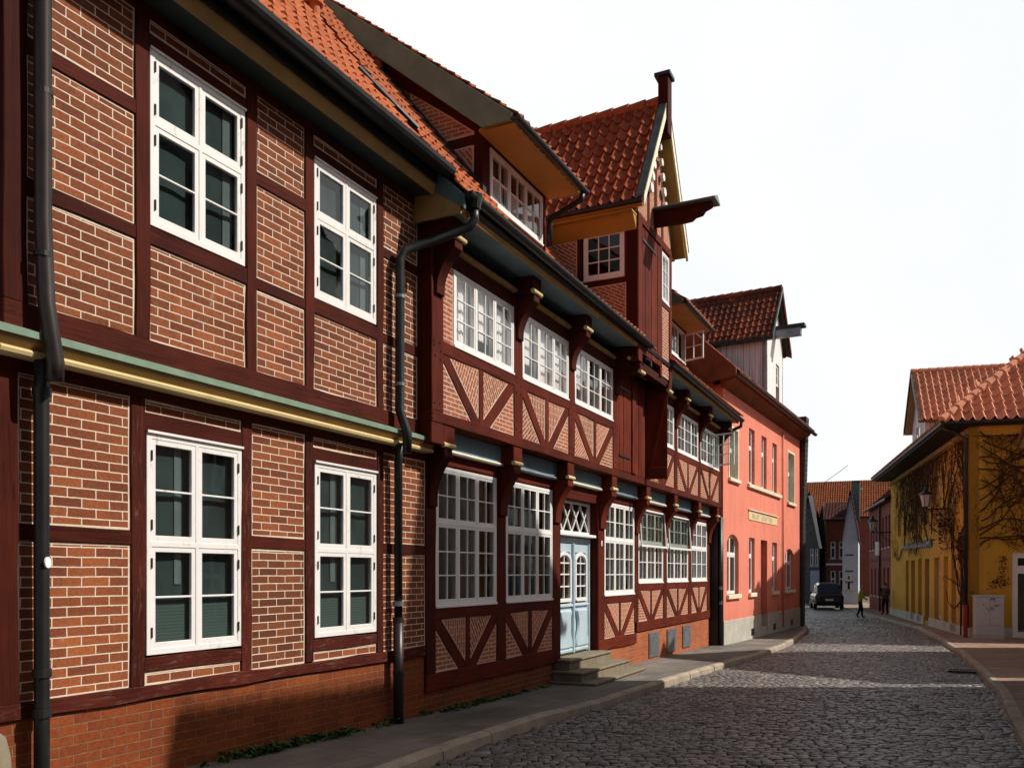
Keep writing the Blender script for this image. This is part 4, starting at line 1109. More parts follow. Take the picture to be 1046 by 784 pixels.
timber(GABLE, 'rail', (GC[0], 9.14), (GC[1], 9.14), .16, .5, nF + .024, RT, .008)
tg = lambda u: 11.55 - abs(u - gm) * 1.72
panel(GABLE, [(6.75, 9.2), (7.35, 9.2), (7.35, tg(7.35) - .02), (6.75, tg(6.75))], nF, BR)
panel(GABLE, [(8.45, 9.2), (9.05, 9.2), (9.05, tg(9.05)), (8.45, tg(8.45) - .02)], nF, BR)
panel(GABLE, [(7.45, 9.2), (8.35, 9.2), (8.35, tg(8.35)), (gm, 11.4), (7.45, tg(7.45))], nF, BR)
timber(GABLE, 'stud', (7.40, 9.2), (7.40, tg(7.4)), .13, .6, nF + .016, RT); timber(GABLE, 'stud', (8.40, 9.2), (8.40, tg(8.4)), .13, .6, nF + .016, RT)
timber(GABLE, 'stud', (gm, 9.2), (gm, 11.4), .16, .6, nF + .02, RT)
for s in (-1, 1):                                     # carved white scroll board in the gable
    for k_ in range(5):
        z = 9.95 + k_ * .28; uu = gm + s * (.52 - k_ * .10)
        m = MB(); m.tube([(uu, -(nF + .03), z), (uu, -(nF + .10), z)], .10 - .008 * k_, 10); m.build('carved_scroll', 'white_old', GABLE)
# side walls
for u, s in ((GC[0], -1), (GC[1] - .12, 1)):
    pts = [(nF - .02, 6.4), (nF - .02, 9.2), (-2.3, 9.2), (-2.3, roofz(-2.3) - .1)]
    if s < 0:
        m = MB()      # left cheek with a real window opening
        m.lattice([0, 1], [0, 1], {(0, 0)}, 0, 1)
        m = MB(); m.side([(-.40, 7.7), (-.40, 9.2), (-2.3, 9.2), (-2.3, roofz(-2.3) - .1)], u, u + .12)
        m.side([(nF - .02, 6.4), (nF - .02, 9.2), (.56, 9.2), (.56, 6.4)], u, u + .12)
        m.side([(.56, 6.5), (.56, 7.95), (-.40, 7.95), (-.40, 7.6)], u, u + .118)
        m.side([(.56, 8.97), (.56, 9.2), (-.40, 9.2), (-.40, 8.97)], u, u + .118)
        CH = m.build('gable_cheek', 'oxblood', GABLE)
    else:
        m = MB(); m.side(pts, u, u + .12); m.build('gable_cheek', 'brick_far', GABLE)
# cheek window: built in the facade plane, then turned to face along the street
xf = Matrix.Translation((GC[0], 0, 0)) @ Matrix.Rotation(rad(-90), 4, 'Z')
cw = window(GABLE, -.355, .525, 7.985, 8.945, 0.0, 1, [(1.0, 3, 3)], frame=.075, sashw=.03, mw=.022, mat='white_old')
cw.matrix_local = xf
side_panel(GABLE, [(.56, 6.75), (.56, 7.84), (-.30, 7.84)], GC[0] - .004, BR, 0.5)
side_panel(GABLE, [(-.50, 8.0), (-.50, 8.86), (-1.25, 8.86)], GC[0] - .004, BR, 0.6)
m = MB(); m.side([(nF, 6.3), (nF, 9.2), (nF - .22, 9.2), (nF - .22, 6.5)], GC[0] - .016, GC[0]); m.build('corner_post', 'oxblood', GABLE)
m = MB(); m.side([(nF - .22, 9.0), (nF - .22, 9.14), (-1.6, 9.14), (-1.6, 9.0)], GC[0] - .014, GC[0]); m.build('top_plate', 'oxblood', GABLE)
m = MB(); m.box(GC[0] + .12, GC[1] - .12, -2.3, nF - .3, 9.05, 9.12); m.build('ceiling_slab', 'dark_wood', GABLE)
# soffit, roof slopes, verge boards, gutter
uo = .42; zeave = 9.26; slope = (11.92 - zeave) / (gm - (GC[0] - uo)); nb = -3.4; nfv = 1.06
m = MB(); m.box(GC[0] - uo + .06, GC[0], -1.9, nF - .01, 9.12, 9.16); m.build('soffit', 'ochre', GABLE)
m = MB(); m.prism([(GC[0] - uo + .05, 9.10), (GC[0] - uo + .05, 9.16), (GC[0] - .02, 9.16), (GC[0] - .02, 8.80)], -1.9, -1.86); m.build('soffit_end', 'ochre', GABLE)
m = MB(); m.prism([(GC[0] - .02, 8.86), (GC[0] - .018, 9.12), (GC[0] - .24, 9.12)], -1.85, nF - .02); m.build('cove', 'ochre', GABLE)
m = MB(); m.box(GC[1], GC[1] + uo - .06, -1.9, nF - .01, 9.12, 9.16); m.build('soffit', 'ochre', GABLE)
hyp = math.hypot(gm - (GC[0] - uo), 11.92 - zeave)
sL = Vector((gm - (GC[0] - uo), 0, 11.92 - zeave)).normalized(); sR = Vector((-(gm - (GC[0] - uo)), 0, 11.92 - zeave)).normalized()
tiles(GABLE, 'roof_slope', (GC[0] - uo, -nfv, zeave), (0, 1, 0), sL, nfv - nb, hyp, 'tile_red', tw=.235, tl=.365, amp=.052, lift=.05, scal=.06)
tiles(GABLE, 'roof_slope', (GC[1] + uo, -nfv, zeave), (0, 1, 0), sR, nfv - nb, hyp, 'tile_red', tw=.235, tl=.365, amp=.052, lift=.05, scal=.06)
m = MB(); m.prism([(GC[0] - uo + .02, zeave - .06), (gm, 11.86), (GC[1] + uo - .02, zeave - .06), (GC[1] + uo - .1, zeave - .1), (gm, 11.74), (GC[0] - uo + .1, zeave - .1)], nb, nfv - .02); m.build('roof_deck', 'ochre', GABLE)
ridge_tiles(GABLE, (gm, -nfv + .1, 11.95), (gm, -nb, 11.95), 'tile_red', .12)
for s in (-1, 1):
    e0 = gm + s * (gm - GC[0] + uo + .02)
    m = MB(); m.prism([(e0, zeave - .16), (e0, zeave + .06), (gm, 12.02), (gm, 11.74)], nfv - .03, nfv + .02); m.build('verge_board', 'cream_pale', GABLE, .004)
    m = MB(); m.prism([(e0 + s * .03, zeave + .04), (e0 + s * .03, zeave + .09), (gm, 12.07), (gm, 12.02)], nfv - .14, nfv + .03); m.build('verge_capping', 'lead', GABLE, .004)
gutter(GABLE, -nfv, 1.9, GC[0] - uo - .03, zeave - .03, .07, axis='n') if 0 else None
m = MB(); m.tube([(GC[0] - uo - .03, -nfv + .02, zeave - .02), (GC[0] - uo - .03, 1.9, zeave - .02)], .05, 8); m.build('gutter', 'zinc_dark', GABLE)
m = MB(); m.tube([(GC[1] + uo + .03, -nfv + .02, zeave - .02), (GC[1] + uo + .03, 1.9, zeave - .02)], .05, 8); m.build('gutter', 'zinc_dark', GABLE)
# finial post and crane beam
m = MB(); m.box(gm - .14, gm + .14, nfv - .16, nfv + .06, 11.2, 12.42); F_ = m.build('finial_post', 'oxblood', GABLE, .012)
m = MB(); m.box(gm - .19, gm + .19, nfv - .23, nfv + .11, 12.42, 12.50); m.build('finial_cap', 'zinc_dark', F_, .006)
m = MB(); m.side([(nF - .3, 9.36), (nF - .3, 9.62), (2.02, 9.62), (2.0, 9.55), (1.86, 9.50), (1.80, 9.42), (1.66, 9.40), (1.58, 9.34), (1.4, 9.33)], gm - .11, gm + .11); CB = m.build('crane_beam', 'oxblood', GABLE, .008)
m = MB(); m.prism([(gm - .24, 9.625), (gm - .24, 9.66), (gm, 9.76), (gm + .24, 9.66), (gm + .24, 9.625)], nF + .02, 2.12); m.build('beam_roof', 'olive_green', CB, .004)
# corbels carrying the gable
for u in (GC[0] + .22, GC[1] - .15):
    m = MB(); m.box(u - .14, u + .14, -.05, nF + .03, 6.02, 6.20); m.build('beam_end', 'oxblood', GABLE, .012)
    m = MB(); m.tube([(u - .142, -(nF + .02), 6.05), (u + .142, -(nF + .02), 6.05)], .04, 10); m.build('roll_moulding', 'cream', GABLE)
m = MB(); m.tube([(GC[0] + .45, -(nF + .02), 6.36), (GC[0] + .45, -(nF + .12), 6.30), (GC[0] + .45, -(nF + .12), 6.2)], .04, 8); m.build('hoist_hook', 'iron', GABLE)

# rain pipe at the joint of the two houses, and one in the gap at the far end
m = MB()
m.tube([(-.20, -.895, 6.62), (-.20, -.895, 6.48), (-.22, -.84, 6.38), (-.42, -.52, 6.22), (-.82, -.26, 5.99), (-.87, -.22, 5.86), (-.87, -.215, 4.0), (-.83, -.30, 3.72), (-.82, -.29, 3.48)], .058, 14)
m.build('rain_pipe', 'zinc_dark', H2, smooth=True)
m = MB(); m.tube([(-.80, -.17, 3.62), (-.76, -.12, 3.4), (-.745, -.11, 1.4)], .052, 14); m.build('rain_pipe', 'zinc_dark', H2, smooth=True)
m = MB(); m.tube([(-.745, -.11, 1.4), (-.745, -.11, .1)], .064, 14); m.build('standpipe', 'pipe_brown', H2, smooth=True)
for z in (4.32, 5.4): 
    m = MB(); m.tube([(-.87, -.215, z - .02), (-.87, -.215, z + .02)], .066, 12); m.build('pipe_collar', 'zinc_light', H2)
for z in (1.42, 1.62, .75):
    m = MB(); m.tube([(-.745, -.11, z - .03), (-.745, -.11, z + .03)], .068, 12); m.build('pipe_collar', 'zinc_light' if z > 1.5 else 'iron', H2)
m = MB(); m.tube([(-.20, -.895, 6.78), (-.20, -.895, 6.6)], [.11, .075], 10); m.build('rain_hopper', 'zinc_dark', H2)
m = MB(); m.tube([(16.42, -.895, 6.62), (16.42, -.88, 6.42), (16.38, -.6, 6.30), (16.40, -.45, 6.22)], .05, 10); m.build('rain_pipe', 'zinc_dark', H2, smooth=True)
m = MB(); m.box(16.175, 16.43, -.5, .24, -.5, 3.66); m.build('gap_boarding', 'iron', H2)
for u, n in ((16.26, .30), (16.38, .31)):
    m = MB(); m.tube([(u, -n, 3.7), (u, -n, -.3)], .055, 10); m.build('rain_pipe', 'zinc_dark', H2, smooth=True)
for z in (1.1, 1.55): 
    m = MB(); m.tube([(16.26, -.30, z - .05), (16.26, -.30, z + .05)], .06, 10); m.build('pipe_collar', 'zinc_light', H2)

# entrance steps
ST = thing('stone_steps', 'three worn sandstone steps up to the pale blue double door', 'steps', (*wl(5.4, .3), 0), math.atan2(DL.y, DL.x))
for i, (a, b, n1, zt_, zb_) in enumerate(((-.93, 1.27, .28, .44, .22), (-1.10, 1.52, .58, .25, .06), (-1.16, 1.76, .84, .08, -.15))):
    m = MB(); m.box(a + .03, b - .03, -.32 - (.25 if i == 0 else .0), n1 - .3 - .03, zb_ - .1, zt_ - .045); s_ = m.build('step', 'step_stone', ST, .01)
    m = MB(); m.box(a, b, -.32 - (.25 if i == 0 else 0), n1 - .3, zt_ - .045, zt_); m.build('tread', 'step_stone', s_, .012)

# ================================================================== salmon rendered house
def unit(slope): h = math.hypot(slope, 1); return Vector((slope / h, 1 / h))
DS = unit(.56); OS = Vector((6.419, 25.896))
H3 = frame_root('rendered_house', 'salmon-pink rendered house with tall narrow windows, cream sills and a boarded hoist dormer', 'house', OS, DS)
LS = 12.0
opn = [  # u0, u1, z0, z1
    (.45, 1.85, 1.33, 3.22, 'arch'), (3.2, 4.0, 1.33, 3.2, 'r'), (4.9, 5.9, .08, 3.18, 'door'), (6.72, 7.55, 1.33, 3.15, 'r'), (9.05, 10.7, 1.33, 2.98, 'arch'),
    (.62, 1.83, 4.98, 6.62, 'c'), (3.2, 4.0, 5.0, 6.9, 'r'), (5.02, 5.8, 5.0, 6.9, 'r'), (6.76, 7.5, 5.0, 6.88, 'r'), (9.42, 10.9, 4.86, 6.95, 'c')]
us = sorted({0.0, LS} | {o[0] for o in opn} | {o[1] for o in opn})
zs = sorted({-.4, .52, 7.75} | {o[2] for o in opn} | {o[3] for o in opn})
holes = set()
for i in range(len(us) - 1):
    for j in range(len(zs) - 1):
        cu, cz = (us[i] + us[i + 1]) / 2, (zs[j] + zs[j + 1]) / 2
        if any(a < cu < b and c < cz < d for a, b, c, d, _ in opn) or cz < .52: holes.add((i, j))
m = MB(); m.lattice(us, zs, holes, -.30, 0.0); m.build('wall', 'salmon_render', H3)
for a, b, s_ in ((-.0, 4.9, 1), (5.9, LS, 1)):
    m = MB(); m.box(a, b, -.3, .03, -.6, .53); m.build('plinth', 'sockel_grey', H3, .01)
for u in (3.6, 7.0, 10.2):
    m = MB(); m.box(u - .22, u + .22, .02, .034, -.12, .12); m.build('cellar_grille', 'iron', H3)
for a, b, c, d, kd in opn:
    if kd == 'arch':
        r = (b - a) / 2; cx = (a + b) / 2; rise = .34
        pts = [(cx + (r + .004) * math.cos(t), d - rise + rise * math.sin(t)) for t in [math.pi * i / 14 for i in range(15)]]
        for sgn in (1, -1):
            pl = [(cx, d + .004), (cx + sgn * (r + .004), d + .004)] + [(cx + sgn * (r + .004) * math.cos(t), d - rise + rise * math.sin(t)) for t in [math.pi / 2 * i / 8 for i in range(8)]]
            m = MB(); m.prism(pl, -.29, -.002); m.build('arch_spandrel', 'salmon_render', H3)
        window(H3, a, b, c, d - .02, -.12, 2, [(.68, 1, 1), (.32, 1, 1)], frame=.06, sashw=.05, sill=False)
    elif kd == 'r':
        window(H3, a, b, c, d, -.11, 1, [(.68, 1, 1), (.32, 1, 1)], frame=.06, sashw=.05, sill=False)
    elif kd == 'c':
        window(H3, a + .1, b - .1, c, d - .06, -.18, 2, [(.6, 1, 1), (.4, 1, 1)], frame=.06, sashw=.05, sill=False)
        m = MB(); m.lattice([a - .0, a + .1, b - .1, b + .0], [c, d - .08, d + .0], {(1, 0)}, -.25, .018); m.build('window_surround', 'cream_pale', H3)
    if kd in ('arch', 'r') and c < 2:
        m = MB(); m.box(a - .08, b + .08, -.22, .09, c - .14, c); m.build('window_sill', 'cream_pale', H3, .012)
    if kd == 'c':
        m = MB(); m.box(a - .06, b + .06, -.22, .09, c - .12, c); m.build('window_sill', 'cream_pale', H3, .012)
    if kd == 'door':
        m = MB(); m.box(a, b, -.34, -.28, c, d); dd_ = m.build('house_door', 'far_red', H3)
        m = MB(); m.box(a + .12, b - .12, -.275, -.25, 1.3, 2.4); m.build('door_panel', 'dark_wood', dd_)
        m = MB(); m.box(a - .02, b + .02, -.5, .0, -.35, .08); m.build('threshold', 'sockel_grey', H3)
    if kd != 'door':
        cgm = wavy_sheet(a + .1, b - .1, c + .08, d - .1, -.42, .04, .16, int(a * 9)); cgm.build('curtain', 'curtain_grey', H3)
m = MB(); m.box(2.95, 8.1, -.1, .09, 4.87, 5.0); m.build('window_sill', 'cream_pale', H3, .012)
m = MB(); m.tube([(8.42, -.05, 7.5), (8.42, -.05, -.1)], .032, 8); m.build('rain_pipe', 'salmon_render', H3, smooth=True)
# lettered panel (the letters are too worn to read)
m = MB(); m.box(3.11, 7.5, -.02, .02, 3.80, 4.12); SG = m.build('name_panel', 'sign_panel', H3, .006)
m = MB(); m.box(3.05, 7.56, -.02, .06, 4.12, 4.15); m.build('panel_drip', 'cream_pale', SG)
rnd = random.Random(4); x = 3.55
for wd in (5, 8):
    for q in range(wd):
        h = .17 if q else .22; lw = rnd.uniform(.10, .19)
        if x + lw > 7.3: break
        m = MB()
        m.box(x, x + .035, .02, .024, 3.87, 3.87 + h)
        if rnd.random() < .7: m.box(x + lw - .035, x + lw, .02, .024, 3.87, 3.87 + h * rnd.choice((1, .7)))
        zz = rnd.choice((3.87, 3.87 + h * .45, 3.87 + h - .03)); m.box(x + .034, x + lw - .034, .02, .0238, zz, zz + .03)
        m.build('worn_letter', 'sign_ink', SG); x += lw + .07
    x += .25
m = MB(); m.side([(-.02, 7.62), (.10, 7.68), (.30, 7.80), (.42, 7.84), (.42, 7.98), (-.02, 7.98)], -.25, LS + .1); m.build('eaves_cornice', 'brown_sheet', H3, .01)
gutter(H3, -.35, LS + .75, .52, 7.98, .085)
rz3 = lambda n: 8.0 + .95 * (.5 - n)
m = MB(); m.side([(.5, 8.0), (-4.2, rz3(-4.2)), (-9, 8.0), (-9, 7.9), (.5, 7.9)], -.35, LS + .05); m.build('roof_deck', 'brown_sheet', H3)
tiles(H3, 'roof', (-.3, -.55, rz3(.55) + .04), (1, 0, 0), Vector((0, 1, .95)), LS + .4, 4.75 * math.hypot(1, .95), 'tile_brown', tl=.33)
m = MB(); m.side([(.5, 7.88), (.5, 8.10), (-4.2, rz3(-4.2) + .12), (-4.2, rz3(-4.2) - 1.3), (-.6, 7.7)], -.42, -.35); m.build('verge_cladding', 'brown_sheet', H3)
m = MB(); m.box(-.05, .25, -8.8, -.31, -.4, 7.9); m.build('side_wall', 'salmon_render', H3)
m = MB(); m.box(LS - .25, LS, -8.8, -.31, -.4, 7.9); m.build('side_wall', 'salmon_render', H3)
m = MB(); m.box(.25, LS - .25, -8.8, -8.6, -.4, 7.9); m.build('back_wall', 'room_wall', H3)
m = MB(); m.box(.25, LS - .25, -8.6, -.31, 3.7, 3.9); m.build('floor_slab', 'room_wall', H3)
m = MB(); m.box(.25, LS - .25, -2.6, -2.5, -.3, 7.7); m.build('inner_wall', 'room_wall', H3)
# hoist dormer in weathered boards
a, b = 5.85, 8.6; cm = (a + b) / 2; ez, rz = 10.72, 12.65
D3 = MB(); D3.lattice([a, cm + .12, cm + .72, b], [7.75, 8.0, 9.95, 10.72], {(1, 1)}, -.18, 0.0); D3.prism([(a, 10.72), (b, 10.72), (cm, rz - .15)], -.18, 0.0)
D3 = D3.build('hoist_dormer', 'white_old', H3)
m = MB(); m.side([(0.0, 7.8), (0, ez), (-5.2, ez), (-5.2, 8.9)], a, a + .1); m.build('dormer_cheek', 'weather_boards', D3)
m = MB(); m.side([(0.0, 7.8), (0, ez), (-5.2, ez), (-5.2, 8.9)], b - .1, b); m.build('dormer_cheek', 'weather_boards', D3)
m = MB(); m.box(cm + .12, cm + .72, -.16, -.12, 8.0, 9.95); m.build('hatch', 'dark_wood', D3)
window(D3, cm + .13, cm + .71, 9.15, 9.94, -.06, 1, [(1, 2, 2)], frame=.05, sill=False)
for s in (-1, 1):
    e0 = cm + s * ((b - a) / 2 + .28); hyp = math.hypot((b - a) / 2 + .28, rz - ez + .25)
    tiles(D3, 'roof_slope', (e0, -.28, ez - .22), (0, 1, 0), Vector((-s * ((b - a) / 2 + .28), 0, rz - ez + .25)), 6.0, hyp, 'tile_brown', tw=.22, tl=.33, amp=.03)
    m = MB(); m.prism([(e0, ez - .28), (e0, ez - .1), (cm, rz + .12), (cm, rz - .08)], .24, .29); m.build('verge_board', 'lead' if s < 0 else 'brown_sheet', D3)
m = MB(); m.prism([(a - .2, ez - .12), (cm, rz - .02), (b + .2, ez - .12), (b + .1, ez - .2), (cm, rz - .12), (a - .1, ez - .2)], -5.6, .22); m.build('roof_deck', 'dark_wood', D3)
m = MB(); m.side([(.25, ez - .30), (.25, ez - .12), (-5.5, ez - .12), (-5.5, ez - .30)], a - .30, a - .12); m.build('eaves_board', 'zinc_dark', D3)
ridge_tiles(D3, (cm, -.25, rz + .08), (cm, 5.6, rz + .08), 'tile_brown', .11)
m = MB(); m.box(cm - .12, cm + .12, -.4, .95, 10.85, 11.15); cb3 = m.build('crane_beam', 'zinc_light', D3, .01)
m = MB(); m.box(cm - .2, cm + .2, .02, 1.10, 11.15, 11.27); m.build('beam_cover', 'zinc_dark', cb3, .01)
# slate-hung fire wall at the far end
m = MB(); m.box(LS + .02, LS + .55, -8.6, .12, -.4, 7.2); FW = m.build('slate_end_wall', 'slate_black', H3)
for i in range(29):
    z = 2.6 + i * .21; o_ = .02 + .30 * max(0, (z - 4) / 6)
    m = MB(); m.box(LS + .05, LS + .6 + o_ * .4, -1.3, .13 + o_ * .55, z, z + .20); m.build('slate_course', 'slate_black', FW, .01)

# ================================================================== yellow corner house, right
DY = Vector((-.2785, -.9604)); NY = Vector((-.9604, .2785)); OY = Vector((15.9, 29.6))
H4 = frame_root('rendered_house', 'yellow corner house overgrown with bare creeper, under an orange hipped roof with a gabled dormer', 'house', OY, DY)
LY = 18.4; EY = 7.10
opn = [(-13.4, -12.5, .12, 2.62), (-11.8, -10.75, .12, 2.6), (-9.95, -9.05, .12, 2.66), (-8.3, -7.3, -.08, 2.62), (-6.2, -5.0, .12, 2.64), (-4.3, -3.5, .12, 2.65), (-2.9, -1.9, .12, 2.66),
       (-15.9, -14.9, 3.9, 5.3), (-11.1, -9.9, 4.0, 5.6), (-8.7, -7.6, 4.1, 5.9), (-6.4, -5.3, 4.2, 6.0), (-3.6, -2.5, 4.2, 6.0)]
us = sorted({-LY, 0.0} | {o[0] for o in opn} | {o[1] for o in opn}); zs = sorted({-.5, EY} | {o[2] for o in opn} | {o[3] for o in opn})
holes = {(i, j) for i in range(len(us) - 1) for j in range(len(zs) - 1) if any(a < (us[i] + us[i + 1]) / 2 < b and c < (zs[j] + zs[j + 1]) / 2 < d for a, b, c, d in opn)}
m = MB(); m.lattice(us, zs, holes, -.3, 0.0); m.build('street_wall', 'yellow_render', H4)
for i, (a, b, c, d) in enumerate(opn):
    if i == 3:
        m = MB(); m.box(a, b, -.2, -.15, c, 2.1); q = m.build('shop_door', 'filler_blue', H4)
        pm = MB(); pm.box(a + .15, b - .15, -.149, -.14, .9, 2.0); pm.build('pane', 'glass_dark', q)
        pm = MB(); pm.box(a, b, -.2, -.18, 2.1, d); pm.build('fanlight', 'glass_dark', H4)
        continue
    window(H4, a, b, c, d, -.18, 1 if i < 7 else 2, [(.75, 1, 1), (.25, 1, 1)], frame=.07, sashw=.05, glass='glass', sill=i >= 7)
    if i < 7:
        m = MB(); m.box(a - .05, b + .05, -.1, .05, -.2, .12); m.build('window_step', 'sockel_grey', H4)
m = MB(); m.lattice([-LY, -8.35, -7.25, -.0], [-.5, .1], {(1, 0)}, 0.001, .05); m.build('plinth', 'sockel_grey', H4)
# shop fascia with white letters too overgrown to read
m = MB(); m.box(-13.7, -6.6, 0, .05, 3.12, 3.46); FS = m.build('shop_fascia', 'dark_wood', H4)
rnd = random.Random(9); x = -13.5
while x < -6.9:
    lw = rnd.uniform(.16, .34); h = rnd.uniform(.16, .24)
    m = MB(); m.box(x, x + .06, .05, .07, 3.19, 3.19 + h); m.box(x + .06, x + lw, .05, .068, 3.19 + rnd.choice((0, h * .4, h - .05)), 3.24 + rnd.choice((0, h * .4)))
    m.build('worn_letter', 'shop_sign', FS); x += lw + rnd.uniform(.06, .16)
# side wall towards the camera, with its glazed door   (local x = 0, running along +y)
YS = 9.0
def sidebox(y0, y1, x0, x1, z0, z1): 
    m_ = MB(); m_.box(x0, x1, -y1, -y0, z0, z1); return m_
m = MB()
xf = Matrix.Rotation(rad(90), 4, 'Z')                # facade-style coords for the side wall: u runs inwards, n towards the camera
def S4(mb, name, mat, parent=None, bevel=0.0): 
    return mb.build(name, mat, parent or H4, bevel, xf=xf)
m = MB(); m.lattice([0.301, 1.32, 2.6, 3.6, 4.8, YS], [-.5, -.22, .9, 2.4, 2.70, EY], {(1, 1), (1, 2), (1, 3), (3, 2)}, -.3, 0.0); S4(m, 'side_wall', 'yellow_render')
m = MB(); m.box(0.0, 1.32, 0.001, .04, -.5, .12); S4(m, 'plinth', 'sockel_grey')
m = MB(); m.box(0.0, .301, -.302, 0.0, -.5, EY); S4(m, 'corner_pier', 'yellow_render')
W = window(H4, 1.32, 2.6, -.22, 2.70, -.06, 1, [(.82, 2, 1), (.18, 1, 1)], frame=.10, sashw=.09, mw=.05, sill=False, name='shop_door'); W.matrix_local = xf
W = window(H4, 3.6, 4.8, .9, 2.4, -.1, 2, [(1, 1, 2)]); W.matrix_local = xf
m = MB(); m.box(-LY, -.3, -YS, -YS + .3, -.5, EY); m.build('back_wall', 'yellow_render', H4)
m = MB(); m.box(-LY, -LY + .3, -YS + .3, -.3, -.5, EY); m.build('far_wall', 'yellow_render', H4)
m = MB(); m.box(-LY + .3, -.31, -YS + .3, -.31, 3.4, 3.6); m.build('floor_slab', 'room_wall', H4)
m = MB(); m.box(-LY + .3, -.31, -2.4, -2.3, -.4, EY); m.build('inner_wall', 'room_wall', H4)
# eaves
ov = .42; of = .95
m = MB(); m.box(-LY - .1, ov - .1, -.05, of - .08, EY - .02, EY + .06); m.build('soffit', 'dark_wood', H4)
m = MB(); m.box(-.05, ov - .1, -YS, -.051, EY - .02, EY + .06); m.build('soffit', 'dark_wood', H4)
m = MB(); m.box(-LY - .1, .0, .001, .1, EY - .28, EY - .12); m.build('wall_moulding', 'ochre_dull', H4)
m = MB(); m.tube([(-LY - .1, -(of - .02), EY + .1), (ov, -(of - .02), EY + .1), (ov, YS, EY + .1)], .075, 8); m.build('gutter', 'zinc_dark', H4)
m = MB(); m.tube([(-.10, -(of - .03), EY + .05), (-.10, -.5, EY - .15), (-.10, -.09, EY - .42), (-.10, -.09, .9)], .06, 10); m.build('rain_pipe', 'pipe_brown', H4, smooth=True)
m = MB(); m.tube([(-.10, -.09, .9), (-.10, -.09, -.35)], .085, 10); m.build('standpipe', 'far_red', H4, smooth=True)
m = MB(); m.tube([(-1.0, -.06, 3.0), (-1.0, -.06, -.3)], .035, 8); m.build('rain_pipe', 'pipe_brown', H4, smooth=True)
# hipped roof; ridge runs along the street
PF, PS = .82, 1.36; half = (YS + ov + of) / 2; zr_ = EY + .12 + half * PF; hb = half * PF / PS
x1 = ov; x0 = -LY - .1; xa = x1 - hb
def keep_front(p): return (x1 - p.x) >= (p.y + of) * PF / PS + .02
tiles(H4, 'roof_slope', (x0, -of - .02, EY + .14), (1, 0, 0), Vector((0, 1, PF)), x1 - x0, half * math.hypot(1, PF), 'tile_salmon', tl=.36, tw=.3, amp=.06, clipfn=keep_front)
tiles(H4, 'roof_slope', (x0, YS + ov, EY + .14), (1, 0, 0), Vector((0, -1, PF)), x1 - x0, half * math.hypot(1, PF), 'tile_salmon', tl=.36, tw=.3, amp=.06, clipfn=lambda p: (x1 - p.x) >= (YS + ov - p.y) * PF / PS - .12)
def keep_hip(p):
    a_ = (x1 - p.x) * PS / PF; return p.y + of >= a_ - .04 and (YS + ov) - p.y >= a_ - .04
tiles(H4, 'roof_hip', (x1 + .02, -of, EY + .14), (0, 1, 0), Vector((-1, 0, PS)), YS + ov + of, hb * math.hypot(1, PS), 'tile_salmon', tl=.37, tw=.33, amp=.085, lift=.055, clipfn=keep_hip, scal=.06)
ridge_tiles(H4, (x1, -of, EY + .2), (xa, -of + half, zr_ + .08), 'tile_salmon', .13, .38)
ridge_tiles(H4, (x0, -of + half, zr_ + .04), (xa, -of + half, zr_ + .08), 'tile_salmon', .13, .38)
m = MB(); m.add([(x1 - .03, -of + .02, EY + .09), (x0, -of + .02, EY + .09), (x0, YS + ov, EY + .09), (x1 - .03, YS + ov, EY + .09), (xa, half - of, zr_ - .05), (x0, half - of, zr_ - .05)], [(0, 1, 5, 4), (0, 4, 3), (3, 4, 5, 2), (1, 2, 5), (0, 3, 2, 1)]); m.build('roof_deck', 'dark_wood', H4)
# gabled dormer facing the street
da, db = -11.6, -8.3; dm = (da + db) / 2; de, dr_ = 8.95, 11.2
m = MB(); m.box(da, db, -1.4, -.02, EY, de); DM = m.build('gabled_dormer', 'weather_boards', H4)
m = MB(); m.prism([(da, de), (db, de), (dm, dr_ - .12)], -.2, -.02); m.build('gable_wall', 'weather_boards', DM)
m = MB(); m.box(da + .02, db, -4.6, -1.41, EY + .2, de); m.build('dormer_cheek', 'weather_boards', DM)
m = MB(); m.box(db, db + .03, -1.0, -.30, 8.15, 8.85); m.build('window', 'white_old', DM)
m = MB(); m.box(db + .031, db + .036, -.93, -.37, 8.22, 8.80); m.build('pane', 'glass', DM)
window(DM, dm - .6, dm + .6, 7.6, 8.8, 0.0, 2, [(1, 1, 2)])
for s in (-1, 1):
    e0 = dm + s * 2.0; hyp = math.hypot(2.0, dr_ - de + .3)
    tiles(DM, 'roof_slope', (e0, -.32, de - .25), (0, 1, 0), Vector((-s * 2.0, 0, dr_ - de + .3)), 5.6, hyp, 'tile_salmon', tw=.28, tl=.36, amp=.07, scal=.05)
    m = MB(); m.prism([(e0, de - .32), (e0, de - .12), (dm, dr_ + .12), (dm, dr_ - .10)], .28, .33); m.build('verge_board', 'lead' if s > 0 else 'dark_wood', DM)
m = MB(); m.prism([(dm - 1.95, de - .3), (dm, dr_ - .02), (dm + 1.95, de - .3), (dm + 1.8, de - .34), (dm, dr_ - .2), (dm - 1.8, de - .34)], -5.2, .27); m.build('roof_deck', 'ochre_dull', DM)
ridge_tiles(DM, (dm, -.3, dr_ + .08), (dm, 5.2, dr_ + .08), 'tile_salmon', .11)

